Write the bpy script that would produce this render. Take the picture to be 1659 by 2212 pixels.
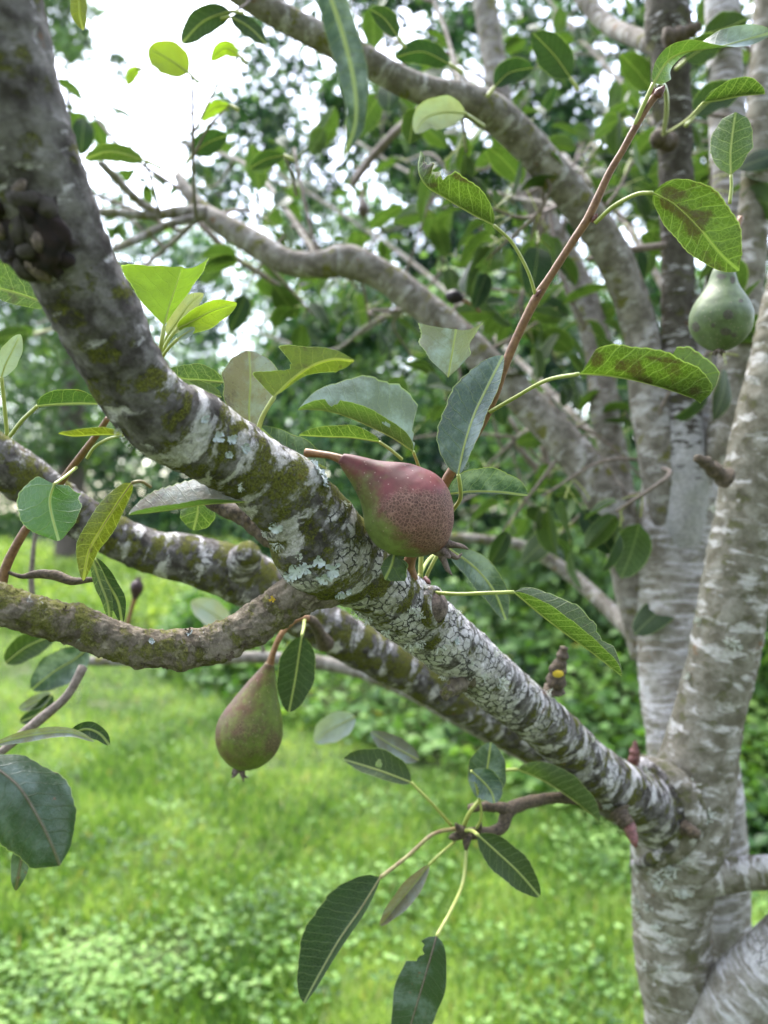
import bpy, math, random
import numpy as np
from mathutils import Vector
from mathutils.bvhtree import BVHTree

for o in list(bpy.data.objects):
    bpy.data.objects.remove(o)
scene = bpy.context.scene
COL = scene.collection
random.seed(7)
rng = np.random.default_rng(11)
R = math.radians

# ------------------------------------------------------------------ camera
CAM = np.array([0.0, 0.0, 1.4])
cd = bpy.data.cameras.new('camera')
cam = bpy.data.objects.new('camera', cd)
COL.objects.link(cam)
cam.location = CAM
cam.rotation_euler = (R(90), 0, 0)
cd.sensor_fit = 'VERTICAL'
cd.sensor_height = 36.0
cd.sensor_width = 27.0
cd.lens = 27.2
cd.clip_start = 0.02
cd.clip_end = 2000
cd.dof.use_dof = True
cd.dof.focus_distance = 0.45
cd.dof.aperture_fstop = 5.6
scene.camera = cam

# ------------------------------------------------------------------ sky, sun, exposure
SUN_EL, SUN_ROT = 62, -25
w = bpy.data.worlds.new('World')
scene.world = w
w.use_nodes = True
wn = w.node_tree
wn.nodes.clear()
wo = wn.nodes.new('ShaderNodeOutputWorld')
bg = wn.nodes.new('ShaderNodeBackground')
sky = wn.nodes.new('ShaderNodeTexSky')
sky.sky_type = 'NISHITA'
sky.sun_disc = False
sky.sun_elevation = R(SUN_EL)
sky.sun_rotation = R(SUN_ROT)
sky.air_density = 1.3
sky.dust_density = 1.5
sky.ozone_density = 1.5
hs = wn.nodes.new('ShaderNodeHueSaturation')
hs.inputs['Saturation'].default_value = 0.6
hs.inputs['Hue'].default_value = 0.52
wn.links.new(sky.outputs[0], hs.inputs['Color'])
wn.links.new(hs.outputs[0], bg.inputs['Color'])
bg.inputs['Strength'].default_value = 0.12
wn.links.new(bg.outputs[0], wo.inputs['Surface'])
sd = bpy.data.lights.new('sun', 'SUN')
sd.energy = 1.2
sd.angle = R(40)
sd.color = (1.0, 0.97, 0.93)
sun = bpy.data.objects.new('sun', sd)
COL.objects.link(sun)
az = R(SUN_ROT)
sdir = Vector((math.sin(az) * math.cos(R(SUN_EL)), math.cos(az) * math.cos(R(SUN_EL)), math.sin(R(SUN_EL))))
sun.rotation_euler = sdir.to_track_quat('Z', 'Y').to_euler()
sun.location = (0, 3, 12)

scene.view_settings.view_transform = 'Standard'
scene.view_settings.look = 'None'
scene.view_settings.gamma = 1.0
scene.view_settings.exposure = 3.25
scene.view_settings.use_curve_mapping = False
scene.render.engine = 'CYCLES'
scene.cycles.use_denoising = True
scene.cycles.max_bounces = 8
scene.cycles.diffuse_bounces = 4
scene.cycles.glossy_bounces = 2
scene.cycles.transmission_bounces = 6
scene.cycles.caustics_reflective = False
scene.cycles.caustics_refractive = False

# ------------------------------------------------------------------ helpers
F = 1671.0


def P(u, v, d):
    """a point of the place from where it is seen (u, v) and its distance d"""
    return np.array([(u - 829.5) / F * d, d, 1.4 - (v - 1106.0) / F * d])


def _hash(ix, iy, iz, seed):
    h = (ix * 374761393 + iy * 668265263 + iz * 2147483647 + seed * 974711) & 0xFFFFFFFF
    h = ((h ^ (h >> 13)) * 1274126177) & 0xFFFFFFFF
    h = (h ^ (h >> 16)) & 0xFFFFFFFF
    return h.astype(np.float64) / 4294967295.0


def vnoise(p, seed=0):
    p = np.asarray(p, float)
    i = np.floor(p).astype(np.int64)
    f = p - i
    f = f * f * (3 - 2 * f)
    r = 0
    for dx in (0, 1):
        wx = f[..., 0] if dx else 1 - f[..., 0]
        for dy in (0, 1):
            wy = f[..., 1] if dy else 1 - f[..., 1]
            for dz in (0, 1):
                wz = f[..., 2] if dz else 1 - f[..., 2]
                r = r + wx * wy * wz * _hash(i[..., 0] + dx, i[..., 1] + dy, i[..., 2] + dz, seed)
    return r * 2 - 1


def fbm(p, octaves=4, seed=0, gain=0.5):
    a, s, t = 1.0, 0.0, 0.0
    p = np.asarray(p, float)
    for k in range(octaves):
        s = s + a * vnoise(p, seed + k * 17)
        t += a
        a *= gain
        p = p * 2.03 + 7.1
    return s / t


def catmull(pts, n_per=12):
    pts = np.asarray(pts, float)
    q = np.vstack([2 * pts[0] - pts[1], pts, 2 * pts[-1] - pts[-2]])
    out = []
    for i in range(1, len(q) - 2):
        p0, p1, p2, p3 = q[i - 1], q[i], q[i + 1], q[i + 2]
        for k in range(n_per):
            t = k / n_per
            out.append(0.5 * (2 * p1 + (p2 - p0) * t + (2 * p0 - 5 * p1 + 4 * p2 - p3) * t * t + (3 * p1 - p0 - 3 * p2 + p3) * t ** 3))
    out.append(q[-2])
    return np.array(out)


def resample(c, n=None, step=None):
    seg = np.linalg.norm(np.diff(c[:, :3], axis=0), axis=1)
    s = np.concatenate([[0], np.cumsum(seg)])
    if n is None:
        n = max(3, int(s[-1] / step) + 1)
    ss = np.linspace(0, s[-1], n)
    return np.stack([np.interp(ss, s, c[:, k]) for k in range(c.shape[1])], 1), ss


def unit(v):
    v = np.asarray(v, float)
    return v / np.maximum(np.linalg.norm(v, axis=-1, keepdims=True), 1e-12)


def sm(x, a, b):
    t = np.clip((x - a) / (b - a), 0, 1)
    return t * t * (3 - 2 * t)


def gauss(u, v, cu, cv, su, sv, rot=0):
    a = R(rot)
    x_, y_ = u - cu, v - cv
    xr, yr = x_ * math.cos(a) + y_ * math.sin(a), -x_ * math.sin(a) + y_ * math.cos(a)
    return np.exp(-.5 * ((xr / su) ** 2 + (yr / sv) ** 2))


def mesh_np(name, verts, loops, sizes, attrs=None, smooth=True):
    me = bpy.data.meshes.new(name)
    verts = np.asarray(verts, np.float32)
    loops = np.asarray(loops, np.int32).ravel()
    sizes = np.asarray(sizes, np.int32).ravel()
    me.vertices.add(len(verts))
    me.vertices.foreach_set('co', verts.ravel())
    me.loops.add(len(loops))
    me.loops.foreach_set('vertex_index', loops)
    me.polygons.add(len(sizes))
    starts = np.concatenate([[0], np.cumsum(sizes)[:-1]]).astype(np.int32)
    me.polygons.foreach_set('loop_start', starts)
    me.polygons.foreach_set('use_smooth', np.full(len(sizes), smooth, bool))
    me.update(calc_edges=True)
    for k, (typ, arr) in (attrs or {}).items():
        a = me.attributes.new(k, typ, 'POINT')
        arr = np.asarray(arr, np.float32).ravel()
        a.data.foreach_set('vector' if typ == 'FLOAT_VECTOR' else 'value', arr)
    me.validate()
    return me


def grid_quads(nr, nc, wrap=False):
    i = np.arange(nr - 1)[:, None]
    j = np.arange(nc if wrap else nc - 1)[None, :]
    jn = (j + 1) % nc
    return np.stack([i * nc + j, i * nc + jn, (i + 1) * nc + jn, (i + 1) * nc + j], -1).reshape(-1, 4)


def link(name, me, mats, parent=None, origin=None):
    """link a mesh whose vertices are in world space; its origin is moved to `origin`"""
    o = bpy.data.objects.new(name, me)
    COL.objects.link(o)
    for m in (mats if isinstance(mats, (list, tuple)) else [mats]):
        me.materials.append(m)
    org = np.zeros(3) if origin is None else np.asarray(origin, float)
    if origin is not None:
        n = len(me.vertices)
        co = np.empty(n * 3, np.float32)
        me.vertices.foreach_get('co', co)
        co = co.reshape(-1, 3) - org.astype(np.float32)
        me.vertices.foreach_set('co', co.ravel())
        me.update()
    o.location = org
    if parent is not None:
        o.parent = parent
        o.location = org - WORLD_LOC[parent.name]
    WORLD_LOC[o.name] = org
    return o


WORLD_LOC = {}


def empty(name, loc):
    o = bpy.data.objects.new(name, None)
    COL.objects.link(o)
    o.location = loc
    o.empty_display_size = 0.05
    WORLD_LOC[o.name] = np.asarray(loc, float)
    return o


def tag(o, label=None, cat=None, group=None, kind=None):
    if label: o['label'] = label
    if cat: o['category'] = cat
    if group: o['group'] = group
    if kind: o['kind'] = kind
    return o


# ------------------------------------------------------------------ node helper
class NT:
    def __init__(self, name):
        self.m = bpy.data.materials.new(name)
        self.m.use_nodes = True
        self.t = self.m.node_tree
        self.t.nodes.clear()
        self.out = self.t.nodes.new('ShaderNodeOutputMaterial')

    def n(self, typ):
        return self.t.nodes.new('ShaderNode' + typ)

    def s(self, sock, val):
        if isinstance(val, bpy.types.NodeSocket):
            self.t.links.new(val, sock)
        elif val is not None:
            if sock.type == 'RGBA' and len(val) == 3:
                val = (*val, 1)
            sock.default_value = val

    def math(self, op, a, b=None, c=None, clamp=False):
        x = self.n('Math')
        x.operation = op
        x.use_clamp = clamp
        self.s(x.inputs[0], a)
        if b is not None: self.s(x.inputs[1], b)
        if c is not None: self.s(x.inputs[2], c)
        return x.outputs[0]

    def mul(self, a, b): return self.math('MULTIPLY', a, b)
    def add(self, a, b): return self.math('ADD', a, b)
    def sub(self, a, b): return self.math('SUBTRACT', a, b)

    def step(self, v, lo, hi, a=0.0, b=1.0):
        x = self.n('MapRange')
        x.interpolation_type = 'SMOOTHSTEP'
        self.s(x.inputs['Value'], v)
        x.inputs['From Min'].default_value = lo
        x.inputs['From Max'].default_value = hi
        x.inputs['To Min'].default_value = a
        x.inputs['To Max'].default_value = b
        return x.outputs[0]

    def mix(self, fac, a, b, typ='MIX'):
        x = self.n('Mix')
        x.data_type = 'RGBA'
        x.blend_type = typ
        self.s(x.inputs[0], fac)
        self.s(x.inputs[6], a)
        self.s(x.inputs[7], b)
        return x.outputs[2]

    def attr(self, name):
        x = self.n('Attribute')
        x.attribute_name = name
        return x

    def vmul(self, v, k):
        x = self.n('VectorMath')
        x.operation = 'MULTIPLY'
        self.s(x.inputs[0], v)
        self.s(x.inputs[1], k)
        return x.outputs[0]

    def vadd(self, v, k):
        x = self.n('VectorMath')
        x.operation = 'ADD'
        self.s(x.inputs[0], v)
        self.s(x.inputs[1], k)
        return x.outputs[0]

    def noise(self, v, scale, detail=4, rough=0.55, dist=0.0, col=False):
        x = self.n('TexNoise')
        self.s(x.inputs['Vector'], v)
        x.inputs['Scale'].default_value = scale
        x.inputs['Detail'].default_value = detail
        x.inputs['Roughness'].default_value = rough
        x.inputs['Distortion'].default_value = dist
        return x.outputs[1 if col else 0]

    def voro(self, v, scale, feat='F1', rand=1.0, out=0):
        x = self.n('TexVoronoi')
        x.feature = feat
        self.s(x.inputs['Vector'], v)
        x.inputs['Scale'].default_value = scale
        x.inputs['Randomness'].default_value = rand
        return x.outputs[out]

    def bump(self, h, strength=0.5, dist=0.001):
        x = self.n('Bump')
        x.inputs['Strength'].default_value = strength
        x.inputs['Distance'].default_value = dist
        self.s(x.inputs['Height'], h)
        return x.outputs[0]

    def principled(self, col, rough=0.7, spec=0.4, normal=None):
        x = self.n('BsdfPrincipled')
        self.s(x.inputs['Base Color'], col)
        self.s(x.inputs['Roughness'], rough)
        self.s(x.inputs['Specular IOR Level'], spec)
        if normal is not None: self.s(x.inputs['Normal'], normal)
        return x.outputs[0]

    def surf(self, sh):
        self.t.links.new(sh, self.out.inputs['Surface'])
        return self.m


def bark_mat(name, moss=0.5, pale=0.5, crack=0.5, ring=2.2, brown=(0.085, 0.066, 0.044), grey=(0.2, 0.18, 0.15),
             palec=(0.52, 0.52, 0.49), scale=1.0, flaky=0.0, mossc=((0.085, 0.085, 0.02), (0.23, 0.23, 0.045)), seed=0.0, bump=0.6, pscale=1.0, soft=0.035):
    t = NT(name)
    p = t.vadd(t.attr('bark').outputs['Vector'], (seed, seed * 0.7, seed * 1.3))
    n1 = t.noise(p, 70 * scale, 6, 0.65)
    base = t.mix(t.step(n1, 0.35, 0.68), brown, grey)
    fine = t.noise(t.vmul(p, (1, 1, 2.0)), 420 * scale, 5, 0.7)
    base = t.mix(t.mul(t.step(fine, 0.3, 0.75), 0.55), base, t.mix(0.6, base, (0.03, 0.025, 0.018)))
    # crustose pale lichen, drawn out round the branch
    pw = t.vadd(t.vmul(p, (1, 1, ring)), t.vmul(t.noise(p, 120 * scale, 4, 0.6, col=True), (0.012, 0.012, 0.012)))
    np_ = t.noise(pw, 34 * scale * pscale, 5, 0.62, 0.3)
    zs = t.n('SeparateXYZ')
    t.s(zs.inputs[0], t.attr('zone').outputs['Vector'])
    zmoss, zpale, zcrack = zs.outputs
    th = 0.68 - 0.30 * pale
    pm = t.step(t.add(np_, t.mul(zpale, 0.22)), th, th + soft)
    pc = t.mix(t.step(t.noise(p, 260 * scale, 5, 0.7), 0.3, 0.7), palec, tuple(c * 0.62 for c in palec))
    pc = t.mix(t.mul(t.step(t.noise(p, 55, 3), 0.5, 0.68), 0.7), pc, (palec[0] * 0.70, palec[1] * 0.73, palec[2] * 0.70))
    pc = t.mix(t.mul(t.step(t.noise(t.vmul(p, (1, 1, 1.6)), 700, 4, 0.8), 0.52, 0.66), 0.5), pc, tuple(c * 0.3 for c in palec))
    pmx = t.mul(pm, t.step(t.noise(t.vmul(p, (1, 1, 1.7)), 330 * scale, 5, 0.75), 0.26, 0.52, 0.5, 0.95))
    col = t.mix(pmx, base, pc)
    # moss / algae film
    nm = t.noise(t.vmul(p, (1, 1, 1.35)), 48 * scale, 8, 0.68)
    mo = 0.66 - 0.30 * moss
    mm = t.step(t.add(nm, t.mul(zmoss, 0.2)), mo, mo + 0.09)
    mgr = t.noise(p, 900, 4, 0.75)
    mc = t.mix(t.step(mgr, 0.3, 0.7), mossc[0], mossc[1])
    mm2 = t.mul(mm, t.step(t.noise(p, 520 * scale, 4, 0.7), 0.28, 0.5))
    mm2 = t.mul(mm2, t.sub(1.0, t.mul(pm, 0.62)))
    col = t.mix(t.mul(mm2, 0.95), col, mc)
    # black fissures inside the pale crust
    cw = t.vadd(t.vmul(p, (1, 1, 0.75)), t.vmul(t.noise(p, 200, 3, 0.6, col=True), (0.006, 0.006, 0.006)))
    ce = t.voro(cw, 175 * scale, 'DISTANCE_TO_EDGE')
    cmask = t.mul(t.step(t.add(t.noise(p, 22, 2), t.mul(zcrack, 0.25)), 0.62 - 0.25 * crack, 0.72 - 0.25 * crack), t.step(t.noise(p, 90, 3), 0.36, 0.5))
    cl = t.mul(t.mul(t.step(ce, 0.085, 0.025), cmask), t.math('MAXIMUM', pm, 0.25))
    col = t.mix(t.mul(cl, 0.9), col, (0.025, 0.024, 0.02))
    # orange-brown bare spots
    ob = t.step(t.noise(p, 38, 4, 0.6), 0.66, 0.72)
    col = t.mix(t.mul(t.mul(ob, t.sub(1.0, pm)), 0.6), col, (0.16, 0.075, 0.025))
    h = t.add(t.add(t.mul(fine, 0.5), t.mul(pm, 0.25)), t.mul(t.mul(mm2, mgr), 1.1))
    h = t.sub(h, t.mul(cl, 0.9))
    if flaky:
        fk = t.voro(t.vadd(t.vmul(p, (1, 1, 0.8)), t.vmul(t.noise(p, 150, 3, 0.6, col=True), (0.008, 0.008, 0.008))), 170, 'F1')
        fe = t.noise(p, 260, 5, 0.7)
        h = t.add(h, t.add(t.mul(fk, -2.2 * flaky), t.mul(fe, 1.5 * flaky)))
        col = t.mix(t.mul(t.step(t.add(fk, t.mul(fe, 0.5)), 0.70, 1.05), 0.4), col, (0.035, 0.028, 0.018))
        col = t.mix(t.mul(t.step(fe, 0.52, 0.64), 0.9 * flaky), col, (0.34, 0.3, 0.22))
    return t.surf(t.principled(col, 0.92, 0.08, t.bump(h, min(1.0, bump * 1.5), 0.0018)))


def leaf_mat(name, top, under, vein=(0.3, 0.36, 0.13), blotch=0.0, blotchc=(0.035, 0.022, 0.012), trans=0.3,
             rough=0.42, spec=0.45, bloom_sheen=0.0, veinstr=0.6, edge=(0.28, 0.36, 0.12), seed=0.0, rust=0.0, ripple=0.25):
    t = NT(name)
    a = t.attr('leaf').outputs['Vector']
    sp = t.n('SeparateXYZ')
    t.s(sp.inputs[0], a)
    L, X, S = sp.outputs
    ax = t.math('ABSOLUTE', X)
    geo = t.n('NewGeometry')
    back = geo.outputs['Backfacing']
    oi = t.n('ObjectInfo')
    tint = t.add(oi.outputs['Random'], t.attr('tint').outputs['Fac'])
    off = t.n('CombineXYZ')
    t.s(off.inputs[0], t.mul(oi.outputs['Random'], 3.0))
    t.s(off.inputs[1], seed)
    pa = t.vadd(t.vmul(a, (1, 1, 0)), off.outputs[0])
    nz = t.noise(pa, 60, 4, 0.6)
    # side veins
    q = t.sub(L, t.add(t.mul(ax, 0.62), t.mul(t.mul(ax, ax), -6.0)))
    q = t.add(q, t.mul(t.noise(pa, 90, 2), 0.006))
    q = t.math('MULTIPLY', q, 1 / 0.0066)
    fr = t.math('ABSOLUTE', t.sub(t.math('FRACT', q), 0.5))
    side = t.step(fr, 0.075, 0.0)
    te = t.voro(t.vadd(pa, t.vmul(t.noise(pa, 300, 2, col=True), (0.001, 0.001, 0.0))), 430, 'DISTANCE_TO_EDGE')
    ter = t.mul(t.step(te, 0.09, 0.02), 0.32)
    mid = t.step(ax, 0.0011, 0.0005)
    v = t.math('MAXIMUM', t.math('MAXIMUM', t.mul(side, 0.85), ter), mid)
    hv = t.math('MAXIMUM', t.mul(side, 0.9), t.mul(ter, 1.0))
    topc = t.mix(t.step(nz, 0.3, 0.7), top, tuple(c * 0.72 for c in top))
    topc = t.mix(t.step(tint, 0.0, 1.0), topc, t.mix(0.5, topc, (top[0] * 2.0, top[1] * 1.35, top[2] * 0.6)))
    undc = t.mix(t.step(nz, 0.3, 0.7), under, tuple(c * 0.75 for c in under))
    if bloom_sheen:
        bl = t.step(t.noise(pa, 40, 5, 0.65), 0.42, 0.68)
        topc = t.mix(t.mul(bl, bloom_sheen), topc, (0.26, 0.325, 0.345))  # bluish sky sheen painted into the upper face's colour
    cu = t.mix(t.mul(v, veinstr), undc, vein)
    ct = t.mix(t.mul(t.math('MAXIMUM', t.mul(hv, 0.32), mid), veinstr), topc, vein)
    col = t.mix(back, ct, cu)
    if blotch:
        b1 = t.step(t.noise(pa, 55, 4, 0.6, 0.4), 0.66 - 0.2 * blotch, 0.76 - 0.2 * blotch)
        b2 = t.step(t.noise(pa, 350, 3, 0.6), 0.62, 0.7)
        sc = t.step(t.add(t.attr('scab').outputs['Fac'], t.mul(t.sub(t.noise(pa, 260, 6, .75), .5), 1.5)), .3, .85)
        bb = t.math('MAXIMUM', t.math('MAXIMUM', t.mul(b1, 0.6), t.mul(b2, 0.45)), t.mul(sc, t.step(t.noise(pa, 500, 4, .75), .25, .6, .45, .9)))
        col = t.mix(bb, col, blotchc)
        ed = t.step(t.add(S, t.mul(t.noise(pa, 160, 3), 0.35)), 1.1, 1.22)
        col = t.mix(t.mul(ed, 0.8), col, (0.05, 0.025, 0.012))
    if rust:
        r1 = t.step(t.noise(pa, 75, 5, 0.6), 0.70 - 0.12 * rust, 0.74 - 0.1 * rust)
        col = t.mix(t.mul(r1, 0.8), col, (0.16, 0.07, 0.035))
    col = t.mix(t.mul(t.step(S, 0.955, 0.99), 0.75), col, edge)
    h = t.add(t.mul(v, 0.5), t.mul(t.noise(pa, 150, 3), ripple * 4))
    nb = t.bump(h, 0.75, 0.0007)
    pr = t.principled(col, rough, spec, nb)
    tr = t.n('BsdfTranslucent')
    t.s(tr.inputs['Color'], t.mix(0.7, col, t.mix(1.0, col, (1.6, 2.0, 0.5), 'MULTIPLY')))
    t.s(tr.inputs['Normal'], nb)
    mx = t.n('MixShader')
    mx.inputs[0].default_value = trans
    t.t.links.new(pr, mx.inputs[1])
    t.t.links.new(tr.outputs[0], mx.inputs[2])
    return t.surf(mx.outputs[0])


def plain_mat(name, c1, c2, scale=200, rough=0.7, bump=0.3, spec=0.4, attr=None):
    t = NT(name)
    if attr:
        v = t.attr(attr).outputs['Vector']
    else:
        v = t.n('TexCoord').outputs['Object']
    nz = t.noise(v, scale, 5, 0.65)
    return t.surf(t.principled(t.mix(t.step(nz, 0.3, 0.7), c1, c2), rough, spec, t.bump(nz, bump, 0.001)))


def foliage_mat(name, dark, mid, light, trans=0.25, rough=0.5, odd=None):
    """leaf mass: each leaf carries its own tint 0..1"""
    t = NT(name)
    f = t.attr('tint').outputs['Fac']
    col = t.mix(t.step(f, 0.0, 0.55), dark, mid)
    col = t.mix(t.step(f, 0.5, 0.95), col, light)
    if odd:
        col = t.mix(t.step(f, 1.02, 1.03), col, odd)
    pr = t.principled(col, rough, 0.22)
    tr = t.n('BsdfTranslucent')
    t.s(tr.inputs['Color'], t.mix(1.0, col, (1.5, 1.6, 0.6), 'MULTIPLY'))
    mx = t.n('MixShader')
    mx.inputs[0].default_value = trans
    t.t.links.new(pr, mx.inputs[1])
    t.t.links.new(tr.outputs[0], mx.inputs[2])
    return t.surf(mx.outputs[0])


M = {}
M['bark_main'] = bark_mat('bark_mossy_lichen', moss=0.66, pale=0.53, crack=0.72, seed=0.3, soft=0.09, brown=(0.046, 0.040, 0.035), grey=(0.20, 0.187, 0.172), palec=(0.64, 0.61, 0.595), mossc=((0.045, 0.047, 0.010), (0.18, 0.185, 0.035)))
M['bark_dark'] = bark_mat('bark_dark_upper', moss=0.42, pale=0.36, crack=0.1, seed=0.7, brown=(0.035, 0.028, 0.024), grey=(0.10, 0.09, 0.08),
                          palec=(0.27, 0.28, 0.27), mossc=((0.05, 0.055, 0.016), (0.13, 0.14, 0.03)))
M['bark_side'] = bark_mat('bark_flaky_side', moss=0.55, pale=0.12, crack=0.0, seed=1.9, brown=(0.12, 0.098, 0.072), grey=(0.24, 0.205, 0.155), flaky=0.45,
                          mossc=((0.09, 0.09, 0.02), (0.22, 0.22, 0.06)))
M['bark_trunk'] = bark_mat('bark_ringed_trunk', moss=0.42, pale=0.56, crack=0.02, ring=2.7, pscale=1.0, soft=0.11, seed=2.7, brown=(0.13, 0.116, 0.082), grey=(0.28, 0.262, 0.21),
                           palec=(0.57, 0.545, 0.505), scale=0.9, mossc=((0.085, 0.085, 0.04), (0.18, 0.175, 0.085)))
M['bark_pale'] = bark_mat('bark_pale_stem', moss=0.34, pale=0.72, crack=0.0, ring=5.0, pscale=0.9, soft=0.14, seed=4.1, brown=(0.17, 0.15, 0.115), grey=(0.36, 0.34, 0.30),
                          palec=(0.58, 0.555, 0.545), scale=0.8, mossc=((0.15, 0.15, 0.09), (0.27, 0.26, 0.17)))
M['bark_stem'] = bark_mat('bark_dark_stem', moss=0.38, pale=0.36, crack=0.0, ring=4.2, pscale=1.3, soft=0.06, seed=6.1, brown=(0.05, 0.043, 0.032), grey=(0.12, 0.11, 0.09),
                          palec=(0.45, 0.435, 0.415), scale=0.9, mossc=((0.05, 0.05, 0.02), (0.11, 0.11, 0.045)))
M['bark_far'] = bark_mat('bark_grey_limb', moss=0.38, pale=0.46, crack=0.0, ring=2.4, seed=5.3, brown=(0.13, 0.115, 0.092), grey=(0.31, 0.285, 0.245),
                         palec=(0.46, 0.44, 0.41), scale=0.8, pscale=1.3, soft=0.08)
M['twig'] = plain_mat('twig_brown_bark', (0.11, 0.05, 0.02), (0.2, 0.105, 0.042), 300, 0.55, 0.35, attr='bark')
M['twig_grey'] = plain_mat('twig_grey_bark', (0.10, 0.078, 0.06), (0.22, 0.18, 0.145), 260, 0.8, 0.5, attr='bark')
M['spur'] = plain_mat('spur_bark', (0.03, 0.022, 0.016), (0.12, 0.09, 0.055), 380, 0.85, 0.8, attr='bark')
M['bud'] = plain_mat('bud_scales', (0.06, 0.022, 0.018), (0.17, 0.065, 0.05), 500, 0.5, 0.4, attr='bark')
M['petiole'] = plain_mat('petiole_green', (0.25, 0.30, 0.06), (0.33, 0.36, 0.10), 120, 0.45, 0.1, attr='bark')
M['petiole_brown'] = plain_mat('petiole_brown', (0.15, 0.08, 0.05), (0.3, 0.3, 0.1), 60, 0.5, 0.1, attr='bark')
M['stalk'] = plain_mat('fruit_stalk', (0.13, 0.058, 0.02), (0.24, 0.125, 0.045), 300, 0.5, 0.3, attr='bark')
M['wound'] = plain_mat('wound_wood', (0.045, 0.032, 0.026), (0.19, 0.145, 0.12), 300, 0.9, 0.8, attr='bark')
M['cavity'] = plain_mat('cavity_shade', (0.004, 0.003, 0.003), (0.022, 0.012, 0.010), 160, 0.95, 0.8, attr='bark')  # near-black: the hole's inner shade is put into the colour
M['lichen'] = plain_mat('lichen_blue_green', (0.38, 0.43, 0.42), (0.54, 0.58, 0.57), 300, 0.9, 0.4)
M['lichen2'] = plain_mat('lichen_pale_green', (0.40, 0.43, 0.35), (0.58, 0.6, 0.52), 300, 0.9, 0.4)
M['lichen_y'] = plain_mat('lichen_yellow', (0.45, 0.32, 0.02), (0.6, 0.45, 0.05), 300, 0.9, 0.4)

M['green'] = leaf_mat('leaf_dark_green', (0.018, 0.044, 0.012), (0.045, 0.085, 0.016), bloom_sheen=0.0, spec=0.35, trans=0.18, veinstr=0.6)
M['sheen'] = leaf_mat('leaf_grey_green', (0.020, 0.054, 0.036), (0.05, 0.10, 0.025), bloom_sheen=0.6, blotch=0.05, trans=0.14, veinstr=0.7, seed=3.0, rough=0.4, spec=0.6)  # blue of the sky sheen mixed into the base colour
M['grey'] = leaf_mat('leaf_whitish_grey', (0.13, 0.165, 0.135), (0.09, 0.16, 0.035), bloom_sheen=0.9, trans=0.14, veinstr=0.45, seed=5.0, rough=0.5)
M['purple'] = leaf_mat('leaf_grey_purple', (0.13, 0.14, 0.125), (0.11, 0.2, 0.05), bloom_sheen=0.6, trans=0.12, veinstr=0.35, seed=8.0, blotch=0.35, blotchc=(0.085, 0.06, 0.062))
M['pale'] = leaf_mat('leaf_pale_bluish', (0.25, 0.31, 0.29), (0.2, 0.28, 0.14), bloom_sheen=0.5, trans=0.15, veinstr=0.2, seed=9.0, rough=0.35)
M['fresh'] = leaf_mat('leaf_fresh_lime', (0.12, 0.18, 0.022), (0.13, 0.19, 0.022), vein=(0.16, 0.23, 0.04), trans=0.40, veinstr=0.3, seed=12.0, rough=0.5)
M['under'] = leaf_mat('leaf_mid_green', (0.03, 0.062, 0.018), (0.058, 0.105, 0.018), trans=0.22, veinstr=0.55, seed=15.0, blotch=0.12)
M['blotch'] = leaf_mat('leaf_blotched', (0.055, 0.10, 0.025), (0.06, 0.10, 0.012), vein=(0.22, 0.30, 0.08), trans=0.22, veinstr=0.6, blotch=0.55, seed=18.0)
M['olive'] = leaf_mat('leaf_olive_yellow', (0.09, 0.12, 0.014), (0.095, 0.11, 0.010), vein=(0.28, 0.30, 0.06), trans=0.25, veinstr=0.7, blotch=0.35, seed=21.0)
M['shiny'] = leaf_mat('leaf_shiny_green', (0.035, 0.11, 0.035), (0.1, 0.18, 0.04), vein=(0.32, 0.4, 0.2), trans=0.2, veinstr=0.6, seed=25.0, rough=0.28, spec=0.6)
M['rusty'] = leaf_mat('leaf_dark_rusty', (0.018, 0.05, 0.018), (0.04, 0.075, 0.03), vein=(0.09, 0.08, 0.03), trans=0.15, veinstr=0.6, seed=27.0, rust=0.6, bloom_sheen=0.3)
M['canopy'] = leaf_mat('leaf_canopy_green', (0.018, 0.042, 0.016), (0.042, 0.078, 0.02), trans=0.24, veinstr=0.25, seed=31.0, rough=0.55, spec=0.18)


# ------------------------------------------------------------------ tubes
BVH = {}


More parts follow.
